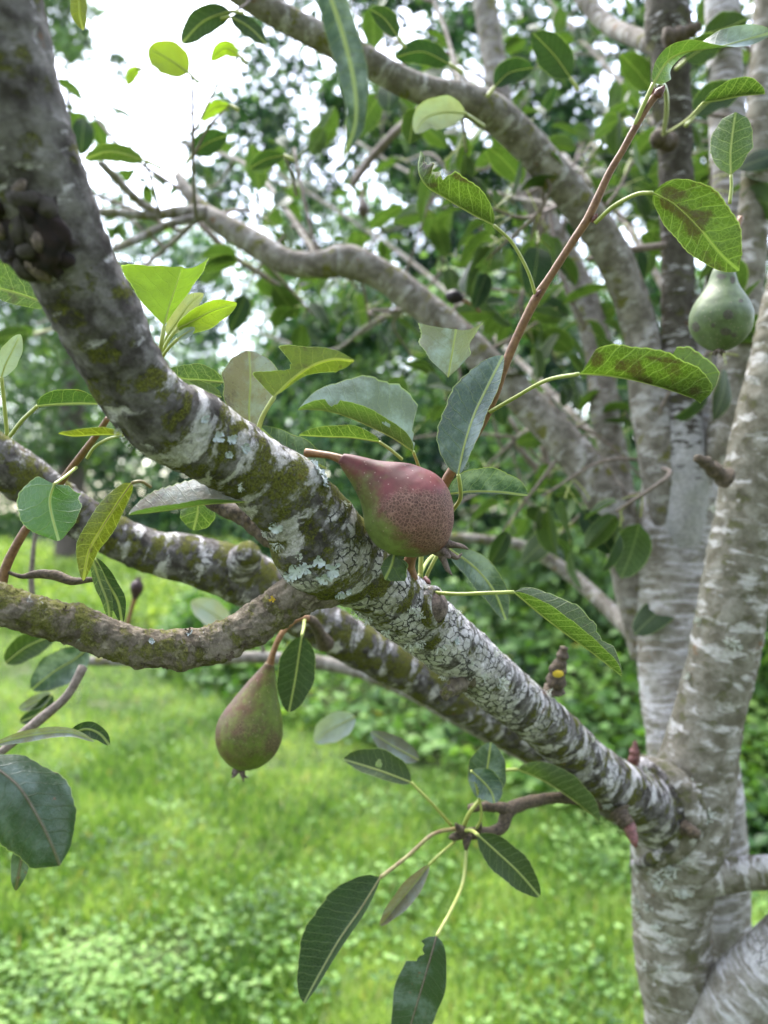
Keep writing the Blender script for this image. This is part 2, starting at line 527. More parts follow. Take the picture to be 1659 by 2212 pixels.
def tube(name, ctrl, mat, parent, segs=24, step=None, rough=0.05, nscale=1.0, bumps=(), cap=True, world=False, sub=None, flake=0.0, keep=False, rmin=None, lump=1.0, zone=None, wrinkle=0.0):
    """ctrl rows: (u, v, depth, radius in the same unit as u); world=True: rows are (x, y, z, r)"""
    if world:
        c = np.array(ctrl, float)
    else:
        c = np.array([[*P(u, v, d), r * d / F] for u, v, d, r in ctrl])
    c = catmull(c, 14)
    rm = c[:, 3].mean()
    c, ss = resample(c, step=step or max(rm * 0.35, 0.0012))
    p, r = c[:, :3], np.maximum(c[:, 3], 1e-4)
    n = len(p)
    T = unit(np.gradient(p, axis=0))
    ref = np.array([0.3, -1.0, 0.2])
    U = np.empty((n, 3))
    u0 = ref - T[0] * ref.dot(T[0])
    U[0] = unit(u0)
    for i in range(1, n):
        x = U[i - 1] - T[i] * U[i - 1].dot(T[i])
        U[i] = unit(x)
    V = np.cross(T, U)
    th = np.linspace(0, 2 * np.pi, segs, endpoint=False)
    ring = np.cos(th)[None, :, None] * U[:, None, :] + np.sin(th)[None, :, None] * V[:, None, :]
    bk = np.stack([r[:, None] * np.cos(th), r[:, None] * np.sin(th), np.repeat(ss[:, None], segs, 1)], -1)
    sd_ = abs(hash(name)) % 1 + len(ctrl) * 13 + int(abs(ctrl[0][0]) * 7) % 97
    bo = bk + np.array([sd_ * 0.37, sd_ * 0.11, sd_ * 0.23])
    k = 1.0 / max(rm, 0.004) * nscale
    disp = rough * (lump * fbm(bo * k * 0.7, 3, sd_) + 0.45 * fbm(bo * k * 2.6, 4, sd_ + 5))
    rr = r[:, None] * (1 + disp)
    if wrinkle:
        w1 = fbm(bo * np.array([60, 60, 260.0]), 3, sd_ + 21)
        w2 = fbm(bo * 330.0, 3, sd_ + 23)
        w3 = np.maximum(fbm(bo * 90.0, 3, sd_ + 25), 0)
        rr = rr + wrinkle * (0.0008 * w1 + 0.0007 * w2 + 0.0013 * w3)
    if flake:
        f = fbm(bo * np.array([220, 220, 160.0]), 4, sd_ + 9, 0.6)
        rr = rr + flake * np.maximum(f, -0.1) + flake * 0.6 * np.abs(fbm(bo * 480, 2, sd_ + 3))
    pts = p[:, None, :] + ring * rr[..., None]
    for (bu, bv, bd, amp, sig) in bumps:
        q = P(bu, bv, bd)
        d2 = ((pts - q) ** 2).sum(-1)
        pts = pts + ring * (amp * np.exp(-d2 / (2 * sig * sig)))[..., None]
    verts = pts.reshape(-1, 3)
    quads = grid_quads(n, segs, True)
    loops = quads.ravel()
    sizes = np.full(len(quads), 4)
    battr = bk.reshape(-1, 3)
    zt = np.linspace(0, 1, len(ctrl))
    if cap:
        e = len(verts)
        verts = np.vstack([verts, p[0] - T[0] * r[0] * 0.3, p[-1] + T[-1] * r[-1] * 0.35])
        battr = np.vstack([battr, [0, 0, ss[0]], [0, 0, ss[-1]]])
        j = np.arange(segs)
        t0 = np.stack([np.full(segs, e), (j + 1) % segs, j], 1)
        b0 = (n - 1) * segs
        t1 = np.stack([np.full(segs, e + 1), b0 + j, b0 + (j + 1) % segs], 1)
        loops = np.concatenate([loops, t0.ravel(), t1.ravel()])
        sizes = np.concatenate([sizes, np.full(2 * segs, 3)])
    # rings wind inward or outward depending on frame; make outward
    at = {'bark': ('FLOAT_VECTOR', battr)}
    if zone is not None:
        # zone rows follow the control points: how mossy, how crusted and how fissured the bark is there, painted shade included
        cz = np.array([[*P(u, v, d)] for u, v, d, r in ctrl])
        sc = np.concatenate([[0], np.cumsum(np.linalg.norm(np.diff(cz, axis=0), axis=1))])
        sc = sc / sc[-1] * ss[-1]
        zv = np.stack([np.interp(battr[:, 2], sc, [z[k] for z in zone]) for k in range(3)], 1)
        at['zone'] = ('FLOAT_VECTOR', zv)
    me = mesh_np(name, verts, loops, sizes, at)
    me.flip_normals()
    if keep:
        BVH[keep] = BVHTree.FromPolygons([Vector(x) for x in pts.reshape(-1, 3)], [tuple(int(a) for a in f) for f in quads])
    o = link(name, me, mat, parent, p[0])
    return o, c


def hit(key, u, v):
    """where the line of sight through (u, v) meets a branch: point and outward normal"""
    d = unit(P(u, v, 1.0) - CAM)
    loc, nor, i, dist = BVH[key].ray_cast(Vector(CAM), Vector(d))
    if loc is None:
        loc, nor, i, dist = BVH[key].find_nearest(Vector(P(u, v, 0.47)))
    loc, nor = np.array(loc), np.array(nor)
    if nor.dot(CAM - loc) < 0: nor = -nor
    return loc, nor


# ------------------------------------------------------------------ leaves
def prof_ovate(t):
    f = np.power(np.clip(t, 0, 1), 0.55) * np.power(np.clip(1 - t, 0, 1), 0.72)
    return f / 0.4975


def leaf_grid(Mid, T, e, c, wA, wB, A, B, t, ns, curl, wave, wfreq, sweep, phase, sweepA=None):
    """rows of points: edge of half B ... midrib ... edge of half A"""
    sB = np.linspace(1, 0, ns + 1)[:-1]
    sA = np.linspace(0, 1, ns + 1)
    rows, svals, xs = [], [], []
    for half, svec, ww, ang, sgn in ((1, sB, wB, B, -1), (0, sA, wA, A, 1)):
        for s in svec:
            a = ang + sgn * curl * s * 0.5
            d = np.cos(a)[:, None] * e + np.sin(a)[:, None] * c
            nrm = -np.sin(a)[:, None] * e + np.cos(a)[:, None] * c
            off = wave * np.sin(t * wfreq + phase + half * 1.7) * s * s
            pt = Mid + d * (ww * s)[:, None] + nrm * (off * ww)[:, None] + T * ((sweep if half or sweepA is None else sweepA) * ww * s * s)[:, None]
            rows.append(pt)
            svals.append(np.full(len(t), s))
            xs.append(ww * s * (-1 if half else 1))
    return np.stack(rows, 1), np.stack(svals, 1), np.stack(xs, 1)


PEAR_TREE = empty('pear_tree', P(1500, 4030, 0.82) * np.array([1, 1, 0]))
tag(PEAR_TREE, 'old pear tree with lichen-covered bark, spreading limbs and blotched green leaves', 'tree')


def ang_list(x, n):
    x = np.atleast_1d(np.asarray(x, float))
    return np.radians(np.interp(np.linspace(0, 1, n), np.linspace(0, 1, len(x)), x))


def leaf(rib, wd, mat, d=0.43, A=0, B=180, wA=1.0, wB=1.0, pA=None, pB=None, curl=25, wave=0.06, bites=(), holes=(), sweep=0.12,
         pet=None, petr=3.6, petmat='petiole', label=None, scab=(), nt=44, ns=8, wfreq=9.0, serr=0.02, midr=3.0, sweepA=None):
    """rib: (u, v[, depth]) from the leaf's base to its tip; A / B: how the two halves are turned about the rib"""
    pts = np.array([P(*(q if len(q) == 3 else (q[0], q[1], d))) for q in rib])
    c3, ss = resample(catmull(pts, 14), n=nt + 1)
    Mid = c3[:, :3]
    T = unit(np.gradient(Mid, axis=0))
    cam_d = unit(CAM - Mid)
    e = unit(np.cross(T, cam_d))
    c = np.cross(e, T)
    t = np.linspace(0, 1, nt + 1)
    dm = Mid[:, 1].mean()
    wm = wd * dm / F
    fa = prof_ovate(t) if pA is None else np.interp(t, [q[0] for q in pA], [q[1] for q in pA])
    fb = prof_ovate(t) if pB is None else np.interp(t, [q[0] for q in pB], [q[1] for q in pB])
    ph = (rib[0][0] * 0.37 + rib[0][1] * 0.11) % 6.28
    tooth = (t * ss[-1] / 0.0021) % 1.0
    for side, arr in ((0, fa), (1, fb)):
        arr *= 1 + serr * (tooth - 0.5) * 2 + 0.035 * np.sin(t * 17 + ph + side * 2)
    for (side, t0, hw, dep) in bites:
        x = np.abs(t - t0) / hw
        k = 1 - dep * np.sqrt(np.clip(1 - x * x, 0, 1)) * (1 + 0.2 * np.sin(t * 90 + ph))
        if side == 0: fa *= k
        else: fb *= k
    a_, b_ = ang_list(A, nt + 1), ang_list(B, nt + 1)
    pts2, sv, xv = leaf_grid(Mid, T, e, c, wm * wA * fa, wm * wB * fb, a_, b_, t, ns, R(curl), wave, wfreq, sweep, ph, sweepA)
    nc = pts2.shape[1]
    verts = pts2.reshape(-1, 3)
    lat = np.stack([np.repeat(ss[:, None], nc, 1), xv, sv], -1).reshape(-1, 3)
    quads = grid_quads(nt + 1, nc)
    if holes:
        tq = (np.arange(nt)[:, None] + 0.5) / nt * np.ones((1, nc - 1))
        sq = (np.linspace(-1, 1, nc)[:-1] + 1.0 / (nc - 1))[None, :] * np.ones((nt, 1))
        keep = np.ones(tq.size, bool)
        for (ht, hs_, rt, rs) in holes:
            keep &= (((tq - ht) / rt) ** 2 + ((sq - hs_) / rs) ** 2).ravel() > 1
        quads = quads[keep]
    at = {'leaf': ('FLOAT_VECTOR', lat)}
    if scab:
        pu, pv = 829.5 + verts[:, 0] / verts[:, 1] * F, 1106 - (verts[:, 2] - 1.4) / verts[:, 1] * F
        at['scab'] = ('FLOAT', np.clip(sum(gauss(pu, pv, *q) for q in scab), 0, 1))
    me = mesh_np('leaf', verts, quads.ravel(), np.full(len(quads), 4), at)
    o = link('leaf', me, M[mat], PEAR_TREE, Mid[0])
    if label: o['label'] = label
    # midrib as a raised ridge of its own, running on into the stalk
    mr = midr * dm / F * 0.55
    k = np.linspace(0, nt, 12).astype(int)
    row = [[*(Mid[i]), mr * (1 - 0.75 * t[i])] for i in k[:-1]]
    mm_ = {'rusty': 'twig_grey'}.get(mat, petmat)
    tube('midrib', row, M[mm_], o, segs=6, step=ss[-1] / 22, rough=0.02, world=True)
    if pet:
        pp = [P(*(q if len(q) == 3 else (q[0], q[1], d))) for q in pet]
        rr_ = petr * dm / F
        tube('petiole', [[*q, rr_ * (1.15 if i == 0 else 1.0)] for i, q in enumerate(pp)] if np.linalg.norm(pp[-1] - Mid[0]) < 1e-4 else
             [[*q, rr_ * (1.15 if i == 0 else 1.0)] for i, q in enumerate(pp)] + [[*Mid[0], rr_ * 0.9]],
             M[petmat], o, segs=8, step=0.0025, rough=0.05, world=True)
    return o


# ------------------------------------------------------------------ ground
def lawn_mat():
    t = NT('lawn_soil_and_turf')
    g = t.n('TexCoord').outputs['Object']
    a = t.noise(g, 1.2, 4)
    b = t.noise(g, 22, 6, 0.7)
    col = t.mix(t.step(b, 0.3, 0.7), (0.022, 0.028, 0.010), (0.05, 0.085, 0.016))
    col = t.mix(t.mul(t.step(a, 0.45, 0.7), 0.6), col, (0.075, 0.085, 0.028))
    return t.surf(t.principled(col, 0.9, 0.2, t.bump(b, 0.6, 0.02)))


nx, ny = 40, 60
gx = np.linspace(-1, 1, nx)
gx = np.sign(gx) * np.abs(gx) ** 2.5 * 300
gy = np.linspace(0, 1, ny) ** 2.5 * 600 - 20
GX, GY = np.meshgrid(gx, gy)
gv = np.stack([GX, GY, np.zeros_like(GX)], -1).reshape(-1, 3)
q = grid_quads(ny, nx)
lawn = link('lawn', mesh_np('lawn', gv, q.ravel(), np.full(len(q), 4)), lawn_mat())
tag(lawn, kind='structure')


def cloud(name, pos, dirs, ups, lens, wid, tint, mat, parent=None, shape='leaf', fold=0.25, bend=0.0):
    """many small leaves as one mesh: each has a base, two shoulders, two upper shoulders and a tip"""
    n = len(pos)
    d = unit(dirs)
    s = unit(np.cross(d, ups))
    u = np.cross(s, d)
    lens = np.broadcast_to(lens, n)[:, None]
    wid = np.broadcast_to(wid, n)[:, None]
    if shape == 'leaf':
        prof = [(0, 0, 0), (0.3, 0.46, 1), (0.68, 0.40, 1), (1.0, 0, 0), (0.68, -0.40, 1), (0.3, -0.46, 1)]
        loops = np.array([[0, 1, 2, 3], [0, 3, 4, 5]])
    elif shape == 'blade':
        prof = [(0, -0.5, 0), (0, 0.5, 0), (0.55, 0.42, 0), (0.55, -0.42, 0), (1.0, 0.0, 0)]
        loops = None
    V_ = []
    for (a, b, f) in prof:
        V_.append(pos + d * lens * a + s * wid * b + u * (wid * fold * abs(b) * f - lens * bend * a * a))
    V_ = np.stack(V_, 1)
    k = len(prof)
    base = np.arange(n)[:, None] * k
    if shape == 'leaf':
        L_ = (base[:, :, None] + loops[None]).reshape(-1)
        S_ = np.full(2 * n, 4)
    else:
        q1 = base + np.array([[0, 1, 2, 3]])
        q2 = base + np.array([[3, 2, 4]])
        L_ = np.concatenate([q1, q2], 1).reshape(-1)
        S_ = np.tile([4, 3], n)
    me = mesh_np(name, V_.reshape(-1, 3), L_, S_, {'tint': ('FLOAT', np.repeat(tint, k))}, smooth=False)
    return link(name, me, mat, parent)


def rand_dirs(n, up=0.0):
    v = rng.normal(size=(n, 3))
    v = unit(v)
    v[:, 2] += up
    return unit(v)


# bed edge: the lawn ends along a slanting line, undergrowth beyond it to the right
def bed_edge_y(x):
    return np.interp(x, [-40, -3.2, -2.0, -0.35, 0.55, 1.0, 1.6, 3, 8], [40, 12.0, 6.6, 4.75, 3.9, 3.35, 3.0, 2.7, 2.4])


# grass
def lawn_points(n, y0, y1, p=1.6):
    a = rng.random(n)
    k = 1 - p
    y = (y0 ** k + a * (y1 ** k - y0 ** k)) ** (1 / k)
    x = (rng.random(n) * 2 - 1) * (0.62 * y + 0.5)
    return x, y


NG = 230000
x, y = lawn_points(NG, 1.7, 26)
ok = y < bed_edge_y(x) + 0.4
x, y = x[ok], y[ok]
n = len(x)
patch = fbm(np.stack([x * 1.6, y * 1.6, np.zeros(n)], 1), 4, 3)
keep = (patch > -0.62 + 0.25 * rng.random(n)) | (y > 9)
x, y, patch = x[keep], y[keep], patch[keep]
n = len(x)
hgt = (0.035 + 0.045 * rng.random(n)) * (1 + 0.35 * patch)
dirs = np.stack([rng.normal(0, 0.55, n), rng.normal(0, 0.55, n), np.ones(n)], 1)
ups = rand_dirs(n)
tint = np.clip(0.47 + 0.62 * fbm(np.stack([x * 2.2, y * 2.2, np.full(n, 5.0)], 1), 4, 8) + 0.25 * patch + rng.normal(0, 0.24, n), 0, 1) + 0.5 * (rng.random(n) < 0.03)
M['grass'] = foliage_mat('grass_blades', (0.03, 0.08, 0.014), (0.125, 0.22, 0.042), (0.30, 0.38, 0.13), trans=0.38, rough=0.45, odd=(0.36, 0.28, 0.15))
g = cloud('grass', np.stack([x, y, np.full(n, -0.004)], 1), dirs, ups, hgt * (1 + y * 0.03), 0.0042 * (1 + y * 0.12), tint, M['grass'], shape='blade', bend=0.25)
tag(g, 'short bright green grass covering the lawn', 'grass', kind='stuff')

NCV = 66000
x, y = lawn_points(NCV, 1.7, 20)
pc = fbm(np.stack([x * 2.2, y * 2.2, np.full(NCV, 2.0)], 1), 4, 21)
ok = (y < bed_edge_y(x) + 0.3) & (pc > -0.35 + 0.9 * rng.random(NCV) ** .6)
x, y, pc = x[ok], y[ok], pc[ok]
n = len(x)
ctr = np.stack([x, y, 0.025 + 0.05 * rng.random(n)], 1)
a0 = rng.random(n) * 6.28
pos, dr, up_, sz, tn = [], [], [], [], []
tilt = rand_dirs(n, 2.2)
tt = np.clip(0.42 + 0.8 * fbm(np.stack([x * 5, y * 5, np.full(n, 9.0)], 1), 3, 61) + rng.normal(0, 0.24, n), 0, 0.96)
for k in range(3):
    a = a0 + k * 2.094
    pos.append(ctr)
    dr.append(np.stack([np.cos(a), np.sin(a), rng.normal(0.1, 0.25, n)], 1))
    up_.append(tilt)
    sz.append(0.006 + 0.009 * rng.random(n) + y * 0.0006)
    tn.append(tt)
pos, dr, up_, sz, tn = map(np.concatenate, (pos, dr, up_, sz, tn))
M['clover'] = foliage_mat('clover_leaves', (0.022, 0.065, 0.012), (0.09, 0.185, 0.032), (0.20, 0.32, 0.085), trans=0.33, rough=0.5)
g = cloud('clover', pos, dr, up_, sz, sz * 1.05, tn, M['clover'], fold=0.1)
tag(g, 'clover and small weeds growing through the lawn', 'clover', kind='stuff')

# undergrowth of the bed
NU = 46000
x, y = lawn_points(NU, 2.2, 17, 1.35)
ed = bed_edge_y(x)
ok = y > ed
x, y, ed = x[ok], y[ok], ed[ok]
n = len(x)
dep = np.clip((y - ed) / 1.6, 0, 1)
hum = 0.5 + 0.5 * fbm(np.stack([x * 0.9, y * 0.9, np.zeros(n)], 1), 3, 40)
top = (0.12 + 0.62 * dep) * (0.45 + 0.9 * hum)
z = top * np.sqrt(rng.random(n))
lump = fbm(np.stack([x * 2.5, y * 2.5, z * 2.5], 1), 3, 44)
dirs = rand_dirs(n)
dirs[:, 2] = dirs[:, 2] * 0.5 - 0.15
tint = np.clip(0.45 + 0.7 * lump + rng.normal(0, 0.2, n), 0, 1) + 0.6 * (rng.random(n) < 0.012)
M['under_g'] = foliage_mat('undergrowth_leaves', (0.02, 0.055, 0.016), (0.08, 0.17, 0.035), (0.22, 0.34, 0.09), trans=0.34, odd=(0.42, 0.36, 0.04))
ls = (0.045 + 0.05 * rng.random(n)) * (1 + 0.03 * y)
g = cloud('undergrowth', np.stack([x, y, z], 1), dirs, rand_dirs(n, 1.6), ls, ls * 0.75, tint, M['under_g'])
tag(g, 'leafy undergrowth of brambles and weeds along the lawn edge', 'undergrowth', kind='stuff')


# tall pale meadow at the far side of the lawn
NM = 26000
y = 9 + 11 * rng.random(NM)
x = -y * 0.62 + rng.random(NM) * y * 0.62
hh = 0.25 + 0.75 * np.clip((y - 9) / 7, 0, 1) * (0.6 + 0.6 * fbm(np.stack([x * .7, y * .7, np.zeros(NM)], 1), 3, 71))
z = hh * rng.random(NM)
tn_ = np.clip(0.6 + 0.5 * fbm(np.stack([x * 1.5, y * 1.5, z], 1), 3, 73) + rng.normal(0, 0.2, NM), 0, 1)
M['meadow'] = foliage_mat('meadow_plants', (0.06, 0.12, 0.03), (0.16, 0.25, 0.05), (0.30, 0.38, 0.11), trans=0.35)
dr_ = rand_dirs(NM, 0.5)
g = cloud('meadow_plants', np.stack([x, y, z], 1), dr_, rand_dirs(NM, 0.8), 0.11, 0.06, tn_, M['meadow'])
tag(g, 'pale tall meadow plants at the far end of the lawn', 'meadow', kind='stuff')

# ------------------------------------------------------------------ woodland, bushes, background trees
def crown_points(n, cx, cy, z0, z1, rad, seed, shape='round', clumps=26):
    """leaf positions gathered in clumps spread through a crown"""
    cc = []
    r_ = np.random.default_rng(seed)
    while len(cc) < clumps:
        a = r_.random() * 6.283
        h = r_.random()
        if shape == 'cone':
            rr = rad * (1 - h) ** 0.75 * (0.35 + 0.65 * r_.random()) + 0.1
        else:
            rr = rad * math.sqrt(max(0.04, 1 - (2 * h - 0.9) ** 2 / 1.25)) * math.sqrt(r_.random())
        cc.append((cx + rr * math.cos(a), cy + rr * math.sin(a), z0 + h * (z1 - z0)))
    cc = np.array(cc)
    k = r_.integers(0, clumps, n)
    sc = rad * (0.16 if shape == 'cone' else 0.22)
    off = r_.normal(size=(n, 3)) * sc * np.array([1, 1, 0.75]) * (0.6 + 0.7 * r_.random((clumps, 1)))[k]
    return cc[k] + off, r_.random(clumps)[k]


M['wood_dark'] = foliage_mat('woodland_leaves', (0.006, 0.022, 0.013), (0.040, 0.098, 0.045), (0.18, 0.30, 0.10), trans=0.28, rough=0.38)
M['wood_tree'] = foliage_mat('background_tree_leaves', (0.03, 0.06, 0.028), (0.075, 0.135, 0.05), (0.14, 0.23, 0.06), trans=0.3)
M['wood_bark'] = plain_mat('woodland_bark', (0.05, 0.04, 0.03), (0.11, 0.09, 0.07), 12, 0.9, 0.6)

# far trees: (u, v of the top, width in u, depth, leaves)
wood = [(330, 470, 420, 24, 11000), (520, 455, 380, 22, 10000), (700, 380, 380, 15.5, 10000), (860, 215, 330, 15, 12000), (1010, 330, 360, 15, 10000),
        (1180, 250, 380, 14.5, 12000), (1390, 300, 400, 14, 10000), (1600, 230, 420, 14, 11000), (1850, 100, 500, 14, 9000), (60, 540, 300, 25, 8000),
        (-160, 300, 460, 24, 9000), (760, 560, 380, 11.5, 9000), (980, 560, 380, 10.5, 10000), (1200, 600, 380, 9.5, 10000), (1450, 560, 420, 9, 9000),
        (640, 690, 300, 13.5, 6000), (1700, 620, 420, 8.5, 8000), (420, 760, 320, 20, 6000), (200, 780, 300, 21, 6000), (0, 740, 300, 21, 6000)]
wp, wt, ws = [], [], []
for i, (u, vt, wu, d, n) in enumerate(wood):
    c = P(u, vt, d)
    rad = wu / 2 * d / F
    p_, tn_ = crown_points(n, c[0], d + rad * 0.3, 0.4, c[2] - rad * 0.12, rad, 100 + i, clumps=40)
    wp.append(p_)
    wt.append(np.clip(0.14 + 0.62 * tn_ + rng.normal(0, 0.24, n), 0, 1))
    ws.append(np.full(n, 0.075 + 0.004 * d) * (0.7 + 0.6 * rng.random(n)))
# more woodland behind these; unseen crowns round the camera added to block sky light
for i, (x_, y_, rad, top, n) in enumerate([(-14, 33, 9, 9.5, 9000), (0, 34, 9, 9, 9000), (13, 32, 9, 10, 9000), (24, 24, 8, 10, 5000),
                                           (-9, -4, 4, 8.5, 5000), (-2.5, -8, 4, 8.5, 5000), (3.5, -8, 4, 8.5, 5000), (9, -3, 4, 8, 5000), (-13, 9, 4, 8, 4000)]):
    p_, tn_ = crown_points(n, x_, y_, 0.3, top, rad, 500 + i, clumps=44)
    wp.append(p_)
    wt.append(np.clip(0.05 + 0.5 * tn_ + rng.normal(0, 0.2, n), 0, 1))
    ws.append(0.24 * (0.7 + 0.6 * rng.random(n)))
# thin crowns with the sky showing through
for i, (u, v, wu, hv, d, n) in enumerate([(640, 190, 330, 420, 8.0, 2700), (840, 130, 300, 420, 7.0, 2400), (1000, 210, 260, 420, 8.0, 2800), (1240, 120, 360, 460, 7.5, 3600), (1480, 150, 380, 460, 8.0, 4200), (540, 330, 280, 260, 9.0, 2200)]):
    c0, c1 = P(u, v + hv / 2, d), P(u, v - hv / 2, d)
    rad = wu / 2 * d / F
    p_, tn_ = crown_points(n, c0[0], d, c0[2], c1[2], rad, 300 + i, clumps=34)
    wp.append(p_)
    wt.append(np.clip(0.1 + 0.5 * tn_ + rng.normal(0, 0.2, n), 0, 1))
    ws.append(0.085 * (0.7 + 0.6 * rng.random(n)))
wp, wt, ws = map(np.concatenate, (wp, wt, ws))
n = len(wp)
g = cloud('woodland', wp, rand_dirs(n, -0.25), rand_dirs(n, 0.7), ws, ws * 0.62, wt, M['wood_dark'])
tag(g, 'blurred dark green woodland edge beyond the lawn, with unseen sky-blocking trees added around', 'woodland', kind='stuff')


def simple_tree(name, label, cat, u, vt, wu, d, n, shape, mat, size, z0, clumps=40, seed=1):
    c = P(u, vt, d)
    rad = wu / 2 * d / F
    r = empty(name, (c[0], d, 0))
    tag(r, label, cat)
    p_, tn_ = crown_points(n, c[0], d, z0, c[2], rad, seed, shape, clumps)
    s_ = size * (0.7 + 0.6 * rng.random(n))
    k = cloud('crown', p_, rand_dirs(n, -0.2), rand_dirs(n, 0.7), s_, s_ * 0.6, np.clip(0.1 + 0.6 * tn_ + rng.normal(0, 0.18, n), 0, 1), mat)
    k.parent = r
    k.location = -np.array([c[0], d, 0])
    k['kind'] = 'stuff'
    tube('trunk', [(c[0], d, 0, 0.05 + 0.022 * c[2]), (c[0] + 0.04 * rad, d, c[2] * 0.4, 0.03 + 0.014 * c[2]), (c[0] - 0.03 * rad, d, c[2] * 0.93, 0.015)],
         M['wood_bark'], r, segs=10, step=0.12, world=True)
    return r


simple_tree('background_tree', 'tall feathery tree rising into the white sky behind the thick dark branch', 'tree',
            150, -40, 330, 15.0, 7500, 'round', M['wood_tree'], 0.14, 2.5, 60, 5)
simple_tree('bush', 'low leafy bush at the lawn edge behind the hanging pear', 'bush',
            520, 1330, 330, 6.9, 3200, 'round', M['under_g'], 0.085, 0.02, 26, 9)
simple_tree('bush', 'dark rounded bush standing behind the trunk fork', 'bush',
            1240, 1000, 420, 5.4, 5200, 'round', M['wood_tree'], 0.085, 0.05, 34, 13)
simple_tree('bush', 'pale green bush with yellowing leaves right of the trunk', 'bush',
            1720, 1190, 330, 4.2, 3800, 'round', M['under_g'], 0.08, 0.05, 30, 17)

# ------------------------------------------------------------------ pear tree: wood
TR = PEAR_TREE
# the thick branch in front
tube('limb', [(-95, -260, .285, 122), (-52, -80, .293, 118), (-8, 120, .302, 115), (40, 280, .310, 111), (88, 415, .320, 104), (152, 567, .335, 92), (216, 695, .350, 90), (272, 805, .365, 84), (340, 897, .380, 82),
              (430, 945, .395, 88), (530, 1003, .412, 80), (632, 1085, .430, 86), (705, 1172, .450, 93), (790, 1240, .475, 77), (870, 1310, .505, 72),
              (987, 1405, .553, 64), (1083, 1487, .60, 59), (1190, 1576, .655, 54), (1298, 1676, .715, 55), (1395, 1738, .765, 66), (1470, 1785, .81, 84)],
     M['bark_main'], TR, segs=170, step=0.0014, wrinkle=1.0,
     zone=[(-.4, -.2, -1)] * 4 + [(-.4, -.25, -1), (-.4, -.25, -1), (-.3, -.28, -1), (-.15, -.28, -1), (.0, -.05, -1),  # upper rows: backlit shade put in by thinning pale crust and moss
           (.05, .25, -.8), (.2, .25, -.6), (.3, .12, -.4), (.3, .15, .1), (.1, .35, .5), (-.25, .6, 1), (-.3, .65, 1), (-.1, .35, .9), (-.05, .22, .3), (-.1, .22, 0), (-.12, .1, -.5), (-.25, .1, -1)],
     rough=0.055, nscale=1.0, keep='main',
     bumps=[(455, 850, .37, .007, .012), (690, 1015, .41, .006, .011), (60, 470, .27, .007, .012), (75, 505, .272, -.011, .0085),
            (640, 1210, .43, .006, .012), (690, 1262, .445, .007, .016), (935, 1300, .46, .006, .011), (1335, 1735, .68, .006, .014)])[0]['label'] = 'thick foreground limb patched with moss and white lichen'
# side branch to the left
tube('branch', [(768, 1205, .480, 48), (722, 1235, .460, 64), (688, 1256, .451, 58), (650, 1277, .447, 47), (590, 1322, .445, 41), (540, 1355, .443, 42), (480, 1384, .440, 40), (430, 1397, .437, 38),
                (340, 1402, .430, 40), (300, 1400, .427, 40), (230, 1376, .422, 40), (162, 1351, .417, 41), (60, 1322, .408, 41), (-60, 1287, .398, 41), (-170, 1250, .39, 40)],
     M['bark_side'], TR, segs=110, step=0.0013, rough=0.09, wrinkle=1.2, keep='side', flake=0.0019,
     bumps=[(480, 1420, .43, .004, .005), (395, 1435, .43, .003, .004), (470, 1340, .43, .003, .004)])[0]['label'] = 'flaky greenish branch reaching left'
# limb behind, running parallel
tube('limb', [(-120, 915, .60, 54), (0, 997, .62, 54), (90, 1058, .64, 49), (180, 1120, .655, 46), (250, 1160, .665, 45), (340, 1196, .675, 48), (430, 1213, .685, 55), (520, 1243, .70, 60),
              (600, 1290, .71, 56), (690, 1348, .725, 51), (800, 1407, .745, 47), (900, 1462, .765, 44), (1000, 1518, .785, 44), (1110, 1578, .81, 45), (1210, 1640, .835, 46),
              (1320, 1712, .86, 50), (1450, 1800, .90, 62)], M['bark_main'], TR, segs=72, step=0.004, rough=0.08, wrinkle=1.3, keep='back')
BACKLIMB = [(190, 1428, 1.05, 10), (320, 1428, 1.05, 11), (450, 1424, 1.04, 12), (560, 1420, 1.03, 13), (700, 1432, 1.02, 15), (800, 1458, 1.0, 16), (900, 1500, .99, 18), (1010, 1560, .97, 20),
            (1200, 1660, .95, 24), (1440, 1800, .93, 32)]
tube('branch', BACKLIMB, M['bark_far'], TR, segs=20, step=0.01)
# trunks
tube('trunk', [(1738, 520, .77, 58), (1695, 745, .775, 62), (1662, 880, .78, 64), (1634, 1020, .785, 67), (1602, 1200, .79, 70), (1558, 1440, .795, 70), (1527, 1566, .80, 72), (1500, 1690, .805, 84),
               (1468, 1800, .81, 98), (1449, 1940, .815, 82), (1458, 2080, .815, 80), (1478, 2230, .815, 82), (1490, 2600, .815, 92), (1495, 3200, .815, 104), (1495, 4040, .815, 125)],
     M['bark_trunk'], TR, segs=90, step=0.004, rough=0.05, wrinkle=1.6, keep='trunk', bumps=[(1430, 1730, .79, .010, .028), (1500, 1890, .77, .006, .02), (1462, 1985, .74, -.004, .02), (1560, 1372, .74, .006, .012), (1500, 1800, .74, .006, .012)])
tube('trunk', [(1492, 640, 1.03, 16), (1488, 760, 1.02, 34), (1482, 860, 1.01, 52), (1474, 960, 1.0, 66), (1467, 1060, .99, 76), (1464, 1160, .985, 82), (1466, 1300, .975, 86), (1472, 1450, .965, 88), (1490, 1600, .95, 90), (1520, 1800, .93, 86), (1543, 1960, .92, 74),
               (1550, 2100, .915, 72), (1545, 2300, .91, 80), (1500, 2800, .88, 95), (1480, 3800, .86, 115)],
     M['bark_pale'], TR, segs=80, step=0.005, rough=0.06, wrinkle=1.6, keep='trunk2')
